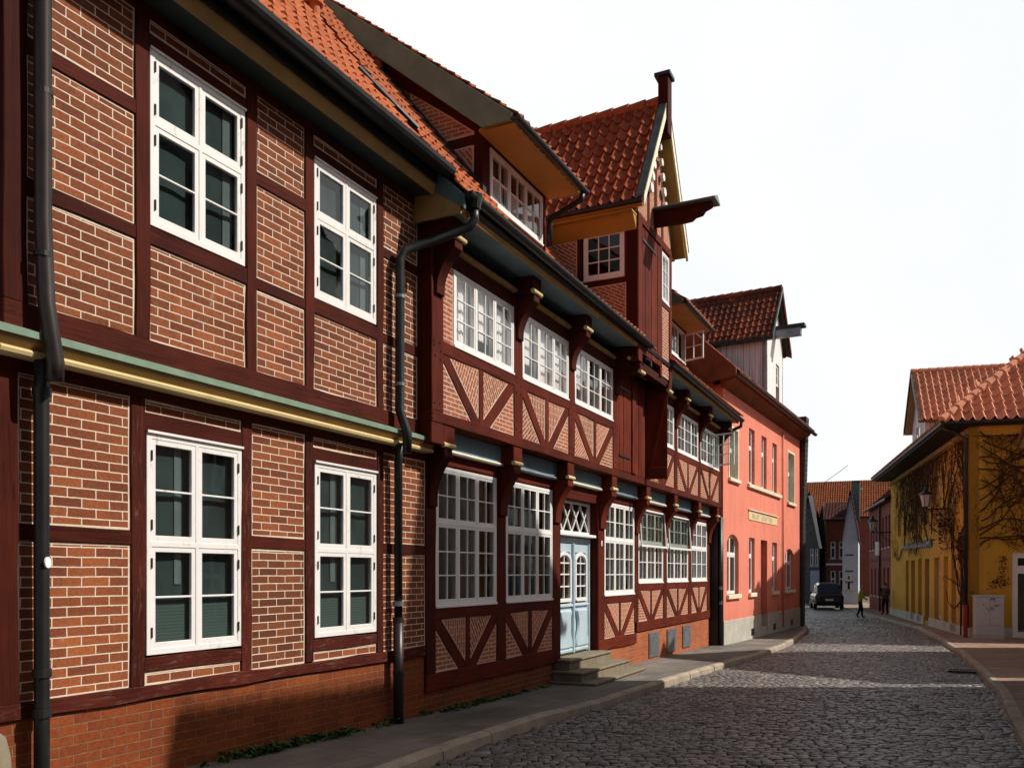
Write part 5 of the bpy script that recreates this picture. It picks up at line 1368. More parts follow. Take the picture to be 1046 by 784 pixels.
# ------------------------------------------------------------------ bare creeper on the yellow house
IV = thing('climbing_plant', 'bare brown creeper sprawling over both walls of the yellow corner house', 'climbing plant', (OY.x, OY.y, 0), math.atan2(DY.y, DY.x))
rnd = random.Random(21)
def creeper(start, ang, L, r, side, depth, mb, leaves):
    pts = []; u, z = start; n = .05
    k_ = max(3, int(L / .22)); a = ang
    for i in range(k_ + 1):
        pts.append((u, n + rnd.uniform(-.01, .02), z)); a += rnd.uniform(-.34, .34)
        u += math.cos(a) * L / k_; z += math.sin(a) * L / k_
        if side == 'side' and (u < .05 or u > 5.5): break
        if side == 'front' and (u > -.05 or u < -LY): break
        if z > EY - .35: z = EY - .35; a = rnd.choice((0.0, math.pi))
        if z < 2.75 and depth > 0 and L < 3: break
        if depth < 3 and i > 0 and rnd.random() < (.62 if depth < 2 else .45):
            creeper((u, z), a + rnd.choice((-1, 1)) * rnd.uniform(.4, 1.2), L * rnd.uniform(.3, .6), r * .55, side, depth + 1, mb, leaves)
        if depth >= 1 and rnd.random() < .9: leaves.append((u, n, z, side))
    if len(pts) < 2: return
    P = [(p[0], -p[1], p[2]) for p in pts]
    if side == 'side': P = [tuple(xf @ Vector(p)) for p in P]
    mb.tube(P, [r * (1 - .7 * i / len(P)) for i in range(len(P))], 5, cap=False)
leaves = []
mb = MB()
for z_, a_ in ((.0, 1.5), ): creeper((.25, -.2), 1.45, 6.8, .04, 'side', 0, mb, leaves)
for st, a_, L_ in (((.35, 3.8), .25, 4.0), ((.3, 4.5), .7, 3.6), ((.35, 5.2), -.1, 4.0), ((.4, 5.9), -.55, 4.0), ((.3, 3.3), .45, 4.2), ((.4, 6.6), -.3, 4.5), ((.3, 3.2), .35, 4.5), ((.3, 3.5), .12, 5.0), ((.3, 4.1), .55, 4.5), ((.3, 4.9), .4, 4), ((.3, 5.6), .15, 4.5), ((.35, 6.4), -.5, 5.0), ((.3, 6.9), -.95, 4.5), ((.3, 6.0), -.2, 4.5), ((.3, 3.0), .6, 4)):
    creeper(st, a_, L_ * .8, .024, 'side', 0, mb, leaves)
CRS = mb.build('creeper_stems', 'vine', IV)
mb = MB(); lf2 = []
creeper((-.45, -.2), 1.6, 6.8, .06, 'front', 0, mb, lf2)
for i in range(17):
    creeper((-.4 - rnd.uniform(0, 14.5), 3.1 + rnd.uniform(0, 1.5)), rnd.uniform(.9, 2.9), rnd.uniform(2.5, 4.5), .03, 'front', 0, mb, lf2)
mb.build('creeper_stems', 'vine', IV)
def leafmass(spots, k_, spread, size, name):
    V = []; F = []
    for (u, n, z, sd_) in spots:
        for _ in range(k_):
            c = Vector((u + rnd.gauss(0, spread), -(n + abs(rnd.gauss(0, .05))), z + rnd.gauss(0, spread)))
            if sd_ == 'front' and c.x > .0: continue
            a = Vector((rnd.gauss(0, 1), rnd.gauss(0, .5), rnd.gauss(0, 1))).normalized() * size * rnd.uniform(.5, 1.3)
            b = a.cross(Vector((rnd.gauss(0, .4), 1, rnd.gauss(0, .4)))).normalized() * size * rnd.uniform(.25, .6)
            q = [c - a, c + b, c + a, c - b]
            if sd_ == 'side': q = [xf @ p for p in q]
            o = len(V); V += [tuple(p) for p in q]; F.append((o, o + 1, o + 2, o + 3))
    m_ = MB(); m_.add(V, F); return m_.build(name, 'vine_leaf', IV, recalc=False)
fr_spots = [s for s in lf2 if s[2] > 3.0] 
leafmass(rnd.sample(fr_spots, min(len(fr_spots), 800)), 3, .22, .045, 'dead_leaves')['kind'] = 'stuff'
clump = [(rnd.gauss(-3.6, 1.0), .12, rnd.gauss(3.9, .42), 'front') for _ in range(120)] + [(rnd.gauss(-.75, .22), .10, rnd.gauss(2.9, .35), 'front') for _ in range(70)]
leafmass(clump, 5, .12, .08, 'dead_leaf_clump')['kind'] = 'stuff'
sd_spots = rnd.sample(leaves, min(len(leaves), 240)) + [(1.0 + rnd.gauss(0, .05), .06, rnd.uniform(1.7, 2.6), 'side') for _ in range(30)] + [(rnd.uniform(.5, 1.2), .06, 1.65 + rnd.gauss(0, .06), 'side') for _ in range(25)]
leafmass(sd_spots, 2, .05, .05, 'dead_leaves')['kind'] = 'stuff'

# ================================================================== utility cabinet, lanterns
cx_, cy_ = (OY + Vector((.969, -.247)) * .5 + Vector((-.247, -.969)) * .32)
CBN = thing('utility_cabinet', 'pale grey street cabinet with scrawled tags against the yellow side wall', 'cabinet', (cx_, cy_, g(29)), math.atan2(-.247, .969))
m = MB(); m.xbox((0, 0, .06), (.92, .42, .16)); m.build('base', 'sockel_grey', CBN, .01)
m = MB(); m.xbox((0, 0, .78), (.88, .38, 1.30)); BODY = m.build('body', 'cabinet_grey', CBN, .012)
m = MB(); m.xbox((0, 0, 1.45), (.94, .44, .06)); m.build('lid', 'cabinet_grey', CBN, .015)
for x in (-.22, .22):
    m = MB(); m.xbox((x, -.195, .92), (.415, .014, .94)); d_ = m.build('cabinet_door', 'cabinet_grey', BODY, .004)
m = MB(); m.xbox((0, -.195, .28), (.85, .012, .26)); m.build('vent_panel', 'cabinet_grey', BODY, .004)
rn2 = random.Random(3)
for k_ in range(9):
    x = -.34 + rn2.random() * .5; z = 1.0 + rn2.random() * .32; pts = [(x, -.2045, z)]
    for q in range(4): pts.append((pts[-1][0] + rn2.uniform(-.02, .07), -.2045, pts[-1][2] + rn2.uniform(-.07, .07)))
    m = MB(); m.tube(pts, .007, 4); m.build('scrawl', 'scribble', BODY)

def lantern(name, label, wall, out, zc, size=1.0):
    """wall = world xy on the wall, out = unit vector away from the wall"""
    R_ = thing(name, label, 'street lamp', (wall[0], wall[1], 0), math.atan2(out.y, out.x))
    s = size; d = .95 * s
    m = MB(); m.tube([(0, 0, zc - .1), (d, 0, zc - .1)], .03 * s, 8); m.build('bracket_arm', 'iron', R_)
    m = MB(); m.tube([(0, 0, zc - .65 * s), (.25 * s, 0, zc - .5 * s), (.55 * s, 0, zc - .12)], .02 * s, 8); m.build('scroll_brace', 'iron', R_)
    m = MB(); m.tube([(d, 0, zc - .12), (d, 0, zc - .02), (d, 0, zc + .0)], [.05 * s, .05 * s, .12 * s], 8); m.build('lamp_socket', 'iron', R_)
    hx = [(.14, 0.0), (.25, .50)]
    V = []; 
    for r, z in hx:
        for k_ in range(6): V.append((d + math.cos(k_ * math.pi / 3) * r * s, math.sin(k_ * math.pi / 3) * r * s, zc + z * s))
    m = MB(); m.add(V, [(k_, (k_ + 1) % 6, 6 + (k_ + 1) % 6, 6 + k_) for k_ in range(6)] + [(5, 4, 3, 2, 1, 0)]); LG = m.build('lamp_glass', 'lamp_glass', R_)
    for k_ in range(6):
        m = MB(); m.tube([V[k_], V[6 + k_]], .014 * s, 5); m.build('lamp_bar', 'iron', LG)
    m = MB(); m.tube([(d, 0, zc + .49 * s), (d, 0, zc + .53 * s), (d, 0, zc + .64 * s), (d, 0, zc + .68 * s), (d, 0, zc + .80 * s), (d, 0, zc + .84 * s)], [.29 * s, .28 * s, .13 * s, .09 * s, .07 * s, .02 * s], 12); m.build('lamp_hood', 'iron', R_)
    return R_
def wy(u, n): return (OY.x + u * DY.x + n * NY.x, OY.y + u * DY.y + n * NY.y)
lantern('wall_lantern', 'wall lantern on an iron arm in front of the creeper, nearer of two', wy(-2.9, .03), NY, 4.55, 0.9)['group'] = 'wall lanterns'
lantern('wall_lantern', 'wall lantern where the red brick and yellow houses meet, farther of two', wy(-18.0, .03), NY, 4.35, 1.0)['group'] = 'wall lanterns'
wp = wy(-18.0, .75)
HB = MB(); HB.xbox((wp[0], wp[1], 3.35), (.05, .34, .75), 0.2); tag(HB.build('hanging_banner', 'white_old', None, .01), 'narrow white banner hanging below the far lantern', 'banner')

# ================================================================== far street
def box_house(name, label, org, d, L, depth, eave, rise, wallm, roofm, wins=(), frame_c='white_old', base=-.6, lowres=.36, cat='house', glass='glass', plinthm=None, gable=None, eaves=.25):
    """rectangular house; ridge parallel to the front unless gable='front'"""
    R_ = frame_root(name, label, cat, org, d)
    us = sorted({0.0, L} | {o[0] for o in wins} | {o[1] for o in wins}); zs = sorted({base, eave} | {o[2] for o in wins} | {o[3] for o in wins})
    holes = {(i, j) for i in range(len(us) - 1) for j in range(len(zs) - 1) if any(a < (us[i] + us[i + 1]) / 2 < b and c < (zs[j] + zs[j + 1]) / 2 < d_ for a, b, c, d_ in wins)}
    m = MB(); m.lattice(us, zs, holes, -.3, 0.0); m.build('front_wall', wallm, R_)
    for a, b, c, d_ in wins:
        window(R_, a, b, c, d_, -.12, 2 if b - a > .8 else 1, [(.65, 1, 1), (.35, 1, 1)], frame=.06, sashw=.05, mat=frame_c, glass=glass, sill=False)
        m = MB(); m.box(a - .05, b + .05, -.1, .06, c - .1, c); m.build('window_sill', 'sockel_grey', R_)
    if gable == 'front':
        m = MB(); m.prism([(0, eave), (L, eave), (L / 2, eave + rise)], -.3, 0.0); m.build('gable_wall', wallm, R_)
        m = MB(); m.prism([(0, eave), (L, eave), (L / 2, eave + rise)], -depth, -depth + .3); m.build('gable_wall', wallm, R_)
    for u in (0.0, L - .3):
        if gable == 'front': m = MB(); m.box(u, u + .3, -depth, -.301, base, eave)
        else: m = MB(); m.side([(-.301, base), (-.301, eave), (-depth / 2, eave + rise), (-depth + .3, eave), (-depth + .3, base)], u, u + .3)
        m.build('side_wall', wallm, R_)
    m = MB(); m.box(.3 if gable != 'front' else 0, L - .3 if gable != 'front' else L, -depth, -depth + .299, base, eave); m.build('back_wall', wallm, R_)
    m = MB(); m.box(.3, L - .3, -2.5, -2.4, base, eave); m.build('inner_wall', 'room_wall', R_)
    if gable == 'front':
        h = L / 2 + eaves; k_ = rise / (L / 2); hyp = h * math.hypot(1, k_)
        for s in (-1, 1):
            e0 = L / 2 + s * h
            tiles(R_, 'roof_slope', (e0, -.25, eave - eaves * k_ + .08), (0, 1, 0), Vector((-s, 0, k_)), depth + .5, hyp, roofm, tw=lowres * .7, tl=lowres)
        m = MB(); m.prism([(-eaves, eave - eaves * k_), (L / 2, eave + rise), (L + eaves, eave - eaves * k_), (L + eaves, eave - eaves * k_ + .05), (L / 2, eave + rise + .06), (-eaves, eave - eaves * k_ + .05)], -depth - .2, .2); m.build('roof_deck', 'dark_wood', R_)
    else:
        h = depth / 2 + eaves; k_ = rise / (depth / 2); hyp = h * math.hypot(1, k_)
        tiles(R_, 'roof_slope', (-.2, -eaves, eave - eaves * k_ + .08), (1, 0, 0), Vector((0, 1, k_)), L + .4, hyp, roofm, tw=lowres * .7, tl=lowres)
        tiles(R_, 'roof_slope', (-.2, depth + eaves, eave - eaves * k_ + .08), (1, 0, 0), Vector((0, -1, k_)), L + .4, hyp, roofm, tw=lowres * .7, tl=lowres)
        m = MB(); m.side([(eaves, eave - eaves * k_), (-depth / 2, eave + rise), (-depth - eaves, eave - eaves * k_), (-depth - eaves, eave - eaves * k_ + .05), (-depth / 2, eave + rise + .06), (eaves, eave - eaves * k_ + .05)], -.18, L + .18); m.build('roof_deck', 'dark_wood', R_)
        m = MB(); m.tube([(-.2, -eaves - .06, eave - eaves * k_ + .08), (L + .2, -eaves - .06, eave - eaves * k_ + .08)], .07, 8); m.build('gutter', 'zinc_dark', R_)
    return R_

# red brick row house beyond the yellow one
wn_ = [(.9, 1.6, .6, 2.3), (2.6, 3.3, .6, 2.3), (4.2, 4.9, .6, 2.3), (6.6, 7.3, .6, 2.3), (8.2, 8.9, .6, 2.3)] + [(x, x + .6, 3.5, 5.3) for x in (.6, 1.9, 3.3, 4.6, 6.2, 7.5, 8.7)]
B5 = box_house('brick_house', 'low red brick row house joined to the far end of the yellow house', wy(-LY - 9.7, -.02), DY, 9.65, 8, 6.25, 3.6, 'brick_far', 'tile_dark', wn_)
m = MB(); m.tube([(5.6, -.08, 6.1), (5.6, -.08, -.4)], .06, 8); m.build('rain_pipe', 'iron', B5)
m = MB(); m.box(0, 9.65, .001, .03, 2.75, 2.9); m.build('string_course', 'brick_dark', B5)
m = MB(); m.box(5.2, 6.0, -.34, -.302, -.5, 2.0); m.build('house_door', 'dark_wood', B5)
def px(x, y, Y): return ((x - 523) / 870 * Y, Y)
# white gable end farther on: its blank side stands square to the lane
B6 = box_house('gabled_house', 'narrow blue-white house with a steep narrow gable beyond the dark car', px(860.5, 0, 63), (1, -.42), 1.0 * (872 - 860) / 870 * 63 * 1.25, 9, 4.6, 3.4, 'blue_white', 'tile_dark', [(.25, .62, .7, 1.9)], gable='front', eaves=.04)
for z in (1.3, 2.1, 3.3): 
    m = MB(); m.box(.2, .75, .001, .05, z, z + .08); m.build('wall_anchor', 'iron', B6)
m = MB(); m.box(.62, 1.15, -3.6, -3.0, 6.0, 9.0); m.build('chimney', 'teal_board', B6)
m = MB(); m.box(.58, 1.19, -3.64, -2.96, 9.0, 9.1); m.build('chimney_cap', 'zinc_dark', B6)
wn_ = [(.35, .75, .3, 2.2), (1.0, 1.4, .3, 2.2), (.35, .75, 3.2, 4.6), (1.0, 1.4, 3.2, 4.6)]
B7 = box_house('brick_house', 'dark brick house with a string course behind the parked car', px(843.5, 0, 70), (1, -.42), 1.55, 8, 6.4, 1.6, 'brick_far', 'tile_dark', wn_)
m = MB(); m.box(0, 1.55, .001, .1, 2.65, 2.8); m.build('string_course', 'white_old', B7)
B8 = box_house('gabled_house', 'dark timber house with a white bargeboard, right-hand of two small gables down the lane', px(834, 0, 74), (1, -.42), 1.0, 8, 4.8, 3.1, 'timber_grey', 'tile_dark', [(.12, .45, 3.0, 4.2), (.55, .88, 3.0, 4.2), (.3, .7, .3, 2.0)], gable='front', eaves=.12)
m = MB(); m.prism([(.76, 4.9), (.96, 4.9), (.68, 7.95), (.50, 7.95)], .26, .34); m.build('bargeboard', 'white_old', B8)
m = MB(); m.box(0, 1.0, .001, .05, -.4, 2.6); m.build('ground_floor_wall', 'blue_white', B8)
B9 = box_house('gabled_house', 'dark timber house with a white bargeboard, left-hand of two small gables down the lane', px(816.5, 0, 70), (1, -.42), 1.55, 8, 4.4, 4.2, 'timber_grey', 'tile_dark', [(.82, 1.1, 2.6, 4.0), (1.18, 1.46, 2.6, 4.0)], gable='front', eaves=.15)
m = MB(); m.prism([(1.55, 4.0), (1.78, 4.0), (.98, 8.3), (.72, 8.3)], .26, .34); m.build('bargeboard', 'white_old', B9)
m = MB(); m.box(.85, 1.55, .001, .05, -.4, 2.2); m.build('ground_floor_wall', 'blue_white', B9)
wn_ = [(.8, 1.6, .3, 2.2), (2.6, 3.4, .3, 2.2), (.8, 1.6, 3.6, 5.4), (2.6, 3.4, 3.6, 5.4), (4.4, 5.2, 3.6, 5.4)]
B10 = box_house('brick_house', 'large brick house with a broad orange tiled roof and two skylights closing the street', px(806, 0, 95), (1, -.42), 11.6, 11, 8.2, 4.3, 'brick_far', 'tile_far', wn_)
for x in (3.3, 4.35):
    m = MB(); zc_ = 10.6; n_ = -3.05; m.side([(n_ - .45, zc_ - .36 + .13), (n_ + .45, zc_ - 1.06 + .13), (n_ + .45, zc_ - 1.0 + .18), (n_ - .45, zc_ - .30 + .18)], x, x + .8); q = m.build('skylight', 'iron', B10)
    m = MB(); m.side([(n_ - .38, zc_ - .32 + .17), (n_ + .38, zc_ - .92 + .17), (n_ + .38, zc_ - .9 + .19), (n_ - .38, zc_ - .3 + .19)], x + .08, x + .72); m.build('pane', 'lamp_lens', q)
m = MB(); m.box(7.0, 7.6, -4.4, -3.8, 10.5, 11.6); m.build('chimney', 'pale_render', B10)
AN = MB(); AN.tube([(0, 0, 0), (.9, 0, .62), (1.9, 0, 1.36), (2.7, 0, 1.95)], .03, 6)
AN = AN.build('roof_aerial', 'iron', B10); AN.location = (3.3, 5.4, 12.4)
# houses on the camera's side of the lane: out of frame, they shade the road and show in the panes
ND = Vector((.48, .877)).normalized()
def nfac(y): t = (y - 5.0) / .877; return (5.3 + .48 * t, y)
def near_house(label, y_front_far, L, depth, eave, rise, wallm, roofm):
    # front faces the street (left), u runs towards the camera from the far corner
    d = -ND; org = nfac(y_front_far)
    wins = []
    for f_ in range(3):
        z = .9 + f_ * 3.0
        if z + 1.6 > eave: break
        k_ = max(1, int(L / 1.6))
        for i in range(k_): wins.append((L * (i + .5) / k_ - .42, L * (i + .5) / k_ + .42, z, z + 1.6))
    return box_house('rendered_house', label, org, d, L, depth, eave, rise, wallm, roofm, wins)
near_house('tall pale rendered house across the lane whose roof throws its shadow on the timbered house', 15.73, 2.9 , 7.0, 10.6, 5.8, 'pale_render', 'tile_dark')
near_house('rendered house across the lane opposite', 13.1, 4.35, 6.0, 8.9, 4.1, 'pale_render', 'tile_dark')
H12 = box_house('brick_house', 'unseen tall brick house added at right behind the viewpoint to cut skylight', nfac(4.9), -ND, 16.0, 8.0, 9.0, 4.2, 'brick_far', 'tile_dark', [(1 + 2.4 * i, 2 + 2.4 * i, z, z + 1.7) for i in range(6) for z in (1, 4.2)])  # out of view, added to block skylight and darken the street
H13 = box_house('rendered_house', 'unseen pale rendered house added at left behind the viewpoint to dim the lane', (wl(-18.5, .0)), DL, 12.4, 8.0, 7.0, 4.5, 'pale_render', 'tile_far', [(1 + 2.4 * i, 2 + 2.4 * i, z, z + 1.7) for i in range(5) for z in (1.2, 4.4)])  # also unseen, added to lower the ambient light between the houses
# gabled house on the side lane (asymmetric roof, chimney)
H11 = thing('rendered_house', 'gabled house on the side lane whose roof edge shows at the right margin', 'house', (15.4, 21.5, 0), 0)
ap = 10.3
m = MB(); P_ = [(-4.9, -.5), (-4.9, 6.9), (0, ap), (2.9, 6.3), (2.9, -.5)]
m.add([(0, y, z) for y, z in P_] + [(9, y, z) for y, z in P_], [(0, 1, 2, 3, 4), (9, 8, 7, 6, 5), (0, 5, 6, 1), (3, 8, 9, 4), (1, 6, 7, 2), (2, 7, 8, 3)]); m.build('wall', 'pale_render', H11)
for (ya, za), (yb, zb) in (((-5.2, 6.7), (0, ap)), ((3.35, 5.66), (0, ap))):
    tiles(H11, 'roof_slope', (-.6, ya, za + .1), (1, 0, 0), Vector((0, yb - ya, zb - za)), 9.8, math.hypot(yb - ya, zb - za), 'tile_salmon')
    m = MB(); V = [(-.64, ya, za - .05), (-.64, ya, za + .16), (-.64, yb, zb + .16), (-.64, yb, zb - .05)]; m.add(V + [(v[0] - .04, v[1], v[2]) for v in V], [(0, 1, 2, 3), (7, 6, 5, 4), (0, 4, 5, 1), (1, 5, 6, 2), (2, 6, 7, 3), (3, 7, 4, 0)]); m.build('verge_board', 'brown_sheet', H11)
    m = MB(); V = [(-.6, ya, za - .02), (9.1, ya, za - .02), (9.1, yb, zb - .02), (-.6, yb, zb - .02)]; m.add(V + [(v[0], v[1], v[2] + .06) for v in V], [(0, 1, 2, 3), (7, 6, 5, 4), (0, 4, 5, 1), (1, 5, 6, 2), (2, 6, 7, 3), (3, 7, 4, 0)]); m.build('roof_deck', 'ochre_dull', H11)
m = MB(); m.xbox((.6, .35, 10.0), (.7, .8, 2.0)); m.build('chimney', 'brick_far', H11)

# ================================================================== ground
def lerp_poly(P, y):
    if y <= P[0][1]: a, b = P[0], P[1]
    elif y >= P[-1][1]: a, b = P[-2], P[-1]
    else:
        for a, b in zip(P, P[1:]):
            if a[1] <= y <= b[1]: break
    return a[0] + (b[0] - a[0]) * (y - a[1]) / (b[1] - a[1])
KL = [(-5.5, -1.5), (-1.05, 7.86), (-.57, 9.16), (.32, 11.18), (1.42, 13.0), (2.85, 15.78), (4.39, 18.72), (6.37, 22.2), (9.21, 28.04), (11.4, 33.0), (12.7, 36.6)]
KR = [(1.2, 1.2), (5.61, 9.36), (8.25, 14.44), (12.43, 23.66), (14.6, 29.0), (17.0, 35.6), (20.3, 49.05), (23.2, 60.64), (25.6, 72)]
ROADD = .115
def strip(name, mat, ys, fl, fr_, dz, nx=2, kind='structure'):
    V = []; F = []
    for y in ys:
        a, b = fl(y), fr_(y)
        for i in range(nx + 1): V.append((a + (b - a) * i / nx, y, g(y) + dz))
    for r in range(len(ys) - 1):
        for i in range(nx): o = r * (nx + 1) + i; F.append((o, o + 1, o + nx + 2, o + nx + 1))
    m_ = MB(); m_.add(V, F); o = m_.build(name, mat); o['kind'] = kind; o['label'] = name.replace('_', ' '); return o
ys = [-60, -30, -10, -2, 0, 2, 4, 6, 8, 9.4, 10.8, 12.4, 14, 16, 18, 19.5, 22, 24, 27, 30, 33, 36, 40, 45, 50, 55, 60, 80, 120, 300, 900]
strip('ground', 'earth', ys, lambda y: -400, lambda y: 400, -ROADD - .06, 1)
strip('road_bed', 'joint_sand', [-12, -4] + ys[4:28], lambda y: lerp_poly(KL, y) - (.0 if y < 36.7 else -1.0) - 0.0 if y < 37 else 12.9 + (y - 37) * .22 - 6, lambda y: lerp_poly(KR, y) + .05, -ROADD - .028, 4)
def facL(y):           # building line on the left
    return lerp_poly([wl(-12, -.05), wl(16.4, -.05), (OS.x - .05, OS.y), (OS.x + DS.x * 12.4 - .05, OS.y + DS.y * 12.4)], y)
ysl = [-1.5, 2, 4, 6, 7.86, 9.16, 10.8, 11.18, 13, 14, 15.78, 18.72, 19.5, 22.2, 25, 28.04, 30, 33, 36.0, 36.6]
strip('pavement', 'asphalt_path', ysl, facL, lambda y: lerp_poly(KL, y) - .13, 0.0, 3)
ysr = [1.2, 4, 6, 8, 9.36, 12, 14.44, 18, 20, 23.66, 27, 29.5, 33, 35.6, 40, 44, 49.05, 55, 60.64, 72]
strip('pavement', 'pavers', ysr, lambda y: lerp_poly(KR, y) + .13, lambda y: lerp_poly(KR, y) + (1.9 if y < 15.7 else (12 if y < 29.4 else 3.2)), 0.0, 3)

# kerb stones, one course of blocks each side
def kerb(label, P, side, y0, y1, extra=()):
    pts = [(x, y) for x, y in P if y0 <= y <= y1]
    pts = [(lerp_poly(P, y0), y0)] + [p for p in pts if p[1] > y0 + .01 and p[1] < y1 - .01] + [(lerp_poly(P, y1), y1)] + list(extra)
    pts = [Vector(p) for p in pts]; seg = []; acc = 0
    D = [0]
    for a, b in zip(pts, pts[1:]): D.append(D[-1] + (b - a).length)
    def at(s):
        for i in range(len(D) - 1):
            if s <= D[i + 1] or i == len(D) - 2:
                t = (s - D[i]) / (D[i + 1] - D[i]); return pts[i].lerp(pts[i + 1], t), (pts[i + 1] - pts[i]).normalized()
    m_ = MB(); s = 0; r_ = random.Random(5)
    while s < D[-1] - .1:
        L = r_.uniform(.75, 1.25); e = min(s + L - .012, D[-1]); k_ = 3
        ring = []
        jz = r_.uniform(-.006, .006); jx = r_.uniform(-.008, .008)
        for i in range(k_ + 1):
            p, t = at(s + (e - s) * i / k_); nv = Vector((t.y, -t.x)) * side       # towards the road for side=+1 on the left kerb
            z = g(p.y) + jz + .004
            q = [p + nv * (.0 + jx), p + nv * (-.035 + jx), p + nv * (-.14), p + nv * (-.15), p + nv * (.012 + jx)]
            zz_ = [z - .03, z + .002, z + .002, z - .25, z - .25]
            ring.append([(a_.x, a_.y, b_) for a_, b_ in zip(q, zz_)])
        V = [v for rg in ring for v in rg]; F = []
        for i in range(k_):
            for q in range(5): F.append((i * 5 + q, i * 5 + (q + 1) % 5, (i + 1) * 5 + (q + 1) % 5, (i + 1) * 5 + q))
        F += [(4, 3, 2, 1, 0), tuple(k_ * 5 + q for q in range(5))]
        m_.add(V, F); s += L
    o = m_.build('kerb', 'kerb_granite'); o['kind'] = 'structure'; o['label'] = label
kerb('worn granite kerb of the left pavement', KL, 1, -1.5, 36.6, [(12.75, 37.6), (12.5, 38.8), (11.9, 39.8), (11.0, 40.4)])
kerb('worn granite kerb of the right pavement', KR, -1, 1.2, 72)
E1 = Vector(wl(16.4, 0))
# pavement round the salmon house's far corner
m = MB(); pts = [(lerp_poly(KL, 36.6) - .13, 36.6), (12.62, 37.6), (12.38, 38.7), (11.8, 39.65), (10.9, 40.25), (9.0, 38.6), (facL(36.6), 36.6)]
m.add([(x, y, g(y)) for x, y in pts], [tuple(range(len(pts)))]); o = m.build('pavement', 'asphalt_path'); o['kind'] = 'structure'; o['label'] = 'pavement corner'

# the setts of the carriageway, each a small worn block
import numpy as np
def setts():
    rs = np.random.RandomState(7)
    XA, XB, YA, YB = [], [], [], []
    y = 4.5; cx = []; cy = []; hx = []; hy = []; rot = []
    while y < 70:
        pitch = .104 if y < 26 else .13
        if y > 45: pitch = .24
        L = lerp_poly(KL, y) + .02 if y < 37 else 12.9 + (y - 37) * .27
        if 37 <= y < 41: L = 12.6
        R_ = lerp_poly(KR, y) - .02
        x = L + rs.uniform(0, .1)
        rowj = rs.uniform(-.012, .012); wl_ = .138 if y < 26 else (.18 if y < 45 else .3)
        while x < R_ - .08:
            w_ = wl_ * rs.uniform(.78, 1.25); w_ = min(w_, R_ - x)
            xm = x + w_ / 2
            bend = -.10 * math.sin((xm - L) / max(.5, R_ - L) * math.pi) + .03 * math.sin(xm * 1.7 + y * .3) - .10 * (xm - L)
            cx.append(xm); cy.append(y + bend + rowj + rs.uniform(-.008, .008) + .06); hx.append(w_ / 2 - rs.uniform(.003, .008)); hy.append(pitch / 2 * rs.uniform(.88, .99) - .003); rot.append(rs.normal(0, .045))
            x += w_
        y += pitch
    cx = np.array(cx); cy = np.array(cy); hx = np.array(hx); hy = np.array(hy); rot = np.array(rot); n = len(cx)
    # keep those that can be seen
    vis = (np.abs(cx / np.maximum(cy, .1)) < .95)
    cx, cy, hx, hy, rot = cx[vis], cy[vis], hx[vis], hy[vis], rot[vis]; n = len(cx)
    t = np.array([-1.0, -.80, .80, 1.0]); gx, gy = np.meshgrid(t, t)
    gx = gx.ravel(); gy = gy.ravel(); edge = (np.abs(gx) > .9) | (np.abs(gy) > .9); corner = (np.abs(gx) > .9) & (np.abs(gy) > .9)
    gx = np.where(corner, gx * .93, gx); gy = np.where(corner, gy * .93, gy)
    dz = np.where(edge, -.010, 0.0)
    X = gx[None] * hx[:, None] + rs.normal(0, .0028, (n, 16)); Y = gy[None] * hy[:, None] + rs.normal(0, .0035, (n, 16))
    tiltx = rs.normal(0, .026, n)[:, None]; tilty = rs.normal(0, .042, n)[:, None]; lift = rs.normal(0, .003, n)[:, None]
    Z = dz[None] + X * tiltx + Y * tilty + lift + rs.normal(0, .0022, (n, 16))
    c, s = np.cos(rot)[:, None], np.sin(rot)[:, None]
    WX = cx[:, None] + X * c - Y * s; WY = cy[:, None] + X * s + Y * c
    gz = np.interp(WY, [p[0] for p in GP], [p[1] for p in GP]) - ROADD
    co = np.stack([WX, WY, gz + Z], -1).reshape(-1, 3)
    q = []
    for j in range(3):
        for i in range(3): a = j * 4 + i; q.append((a, a + 1, a + 5, a + 4))
    q = np.array(q); faces = (q[None] + (np.arange(n) * 16)[:, None, None]).reshape(-1, 4)
    me = bpy.data.meshes.new('cobbled_road')
    me.vertices.add(len(co)); me.vertices.foreach_set('co', co.ravel())
    me.loops.add(len(faces) * 4); me.loops.foreach_set('vertex_index', faces.ravel())
    me.polygons.add(len(faces)); me.polygons.foreach_set('loop_start', np.arange(len(faces)) * 4); me.polygons.foreach_set('loop_total', np.full(len(faces), 4))
    me.update(calc_edges=True)
    tone = np.repeat(np.clip(rs.beta(2.2, 2.6, n), 0, 1), 16)
    at = me.attributes.new('tone', 'FLOAT', 'POINT'); at.data.foreach_set('value', tone)
    me.polygons.foreach_set('use_smooth', np.ones(len(faces), bool))
    me.materials.append(MATS['setts'])
    o = bpy.data.objects.new('cobbled_road', me); COL.objects.link(o); o['kind'] = 'structure'; o['label'] = 'carriageway of worn grey granite setts'
    return n
NS = setts()

# drain grate by the right kerb
m = MB(); gy_ = 18.3; gxx = lerp_poly(KR, gy_) - .33
m.lattice([-.26, -.22] + sum([[-.22 + .44 * i / 7 + .02, -.22 + .44 * (i + 1) / 7 - .0] for i in range(7)], [])[:-1] + [.26], [0, .05, .45, .5], {(2 * i + 1, 1) for i in range(7)}, 0, .03)
DG = m.build('drain_grate', 'iron', None, xf=Matrix.Translation((gxx, gy_, g(gy_) - .10)) @ Matrix.Rotation(rad(-27), 4, 'Z') @ Matrix.Rotation(rad(-90), 4, 'X'))
tag(DG, 'cast-iron drain grate in the gutter of the right kerb', 'drain grate')

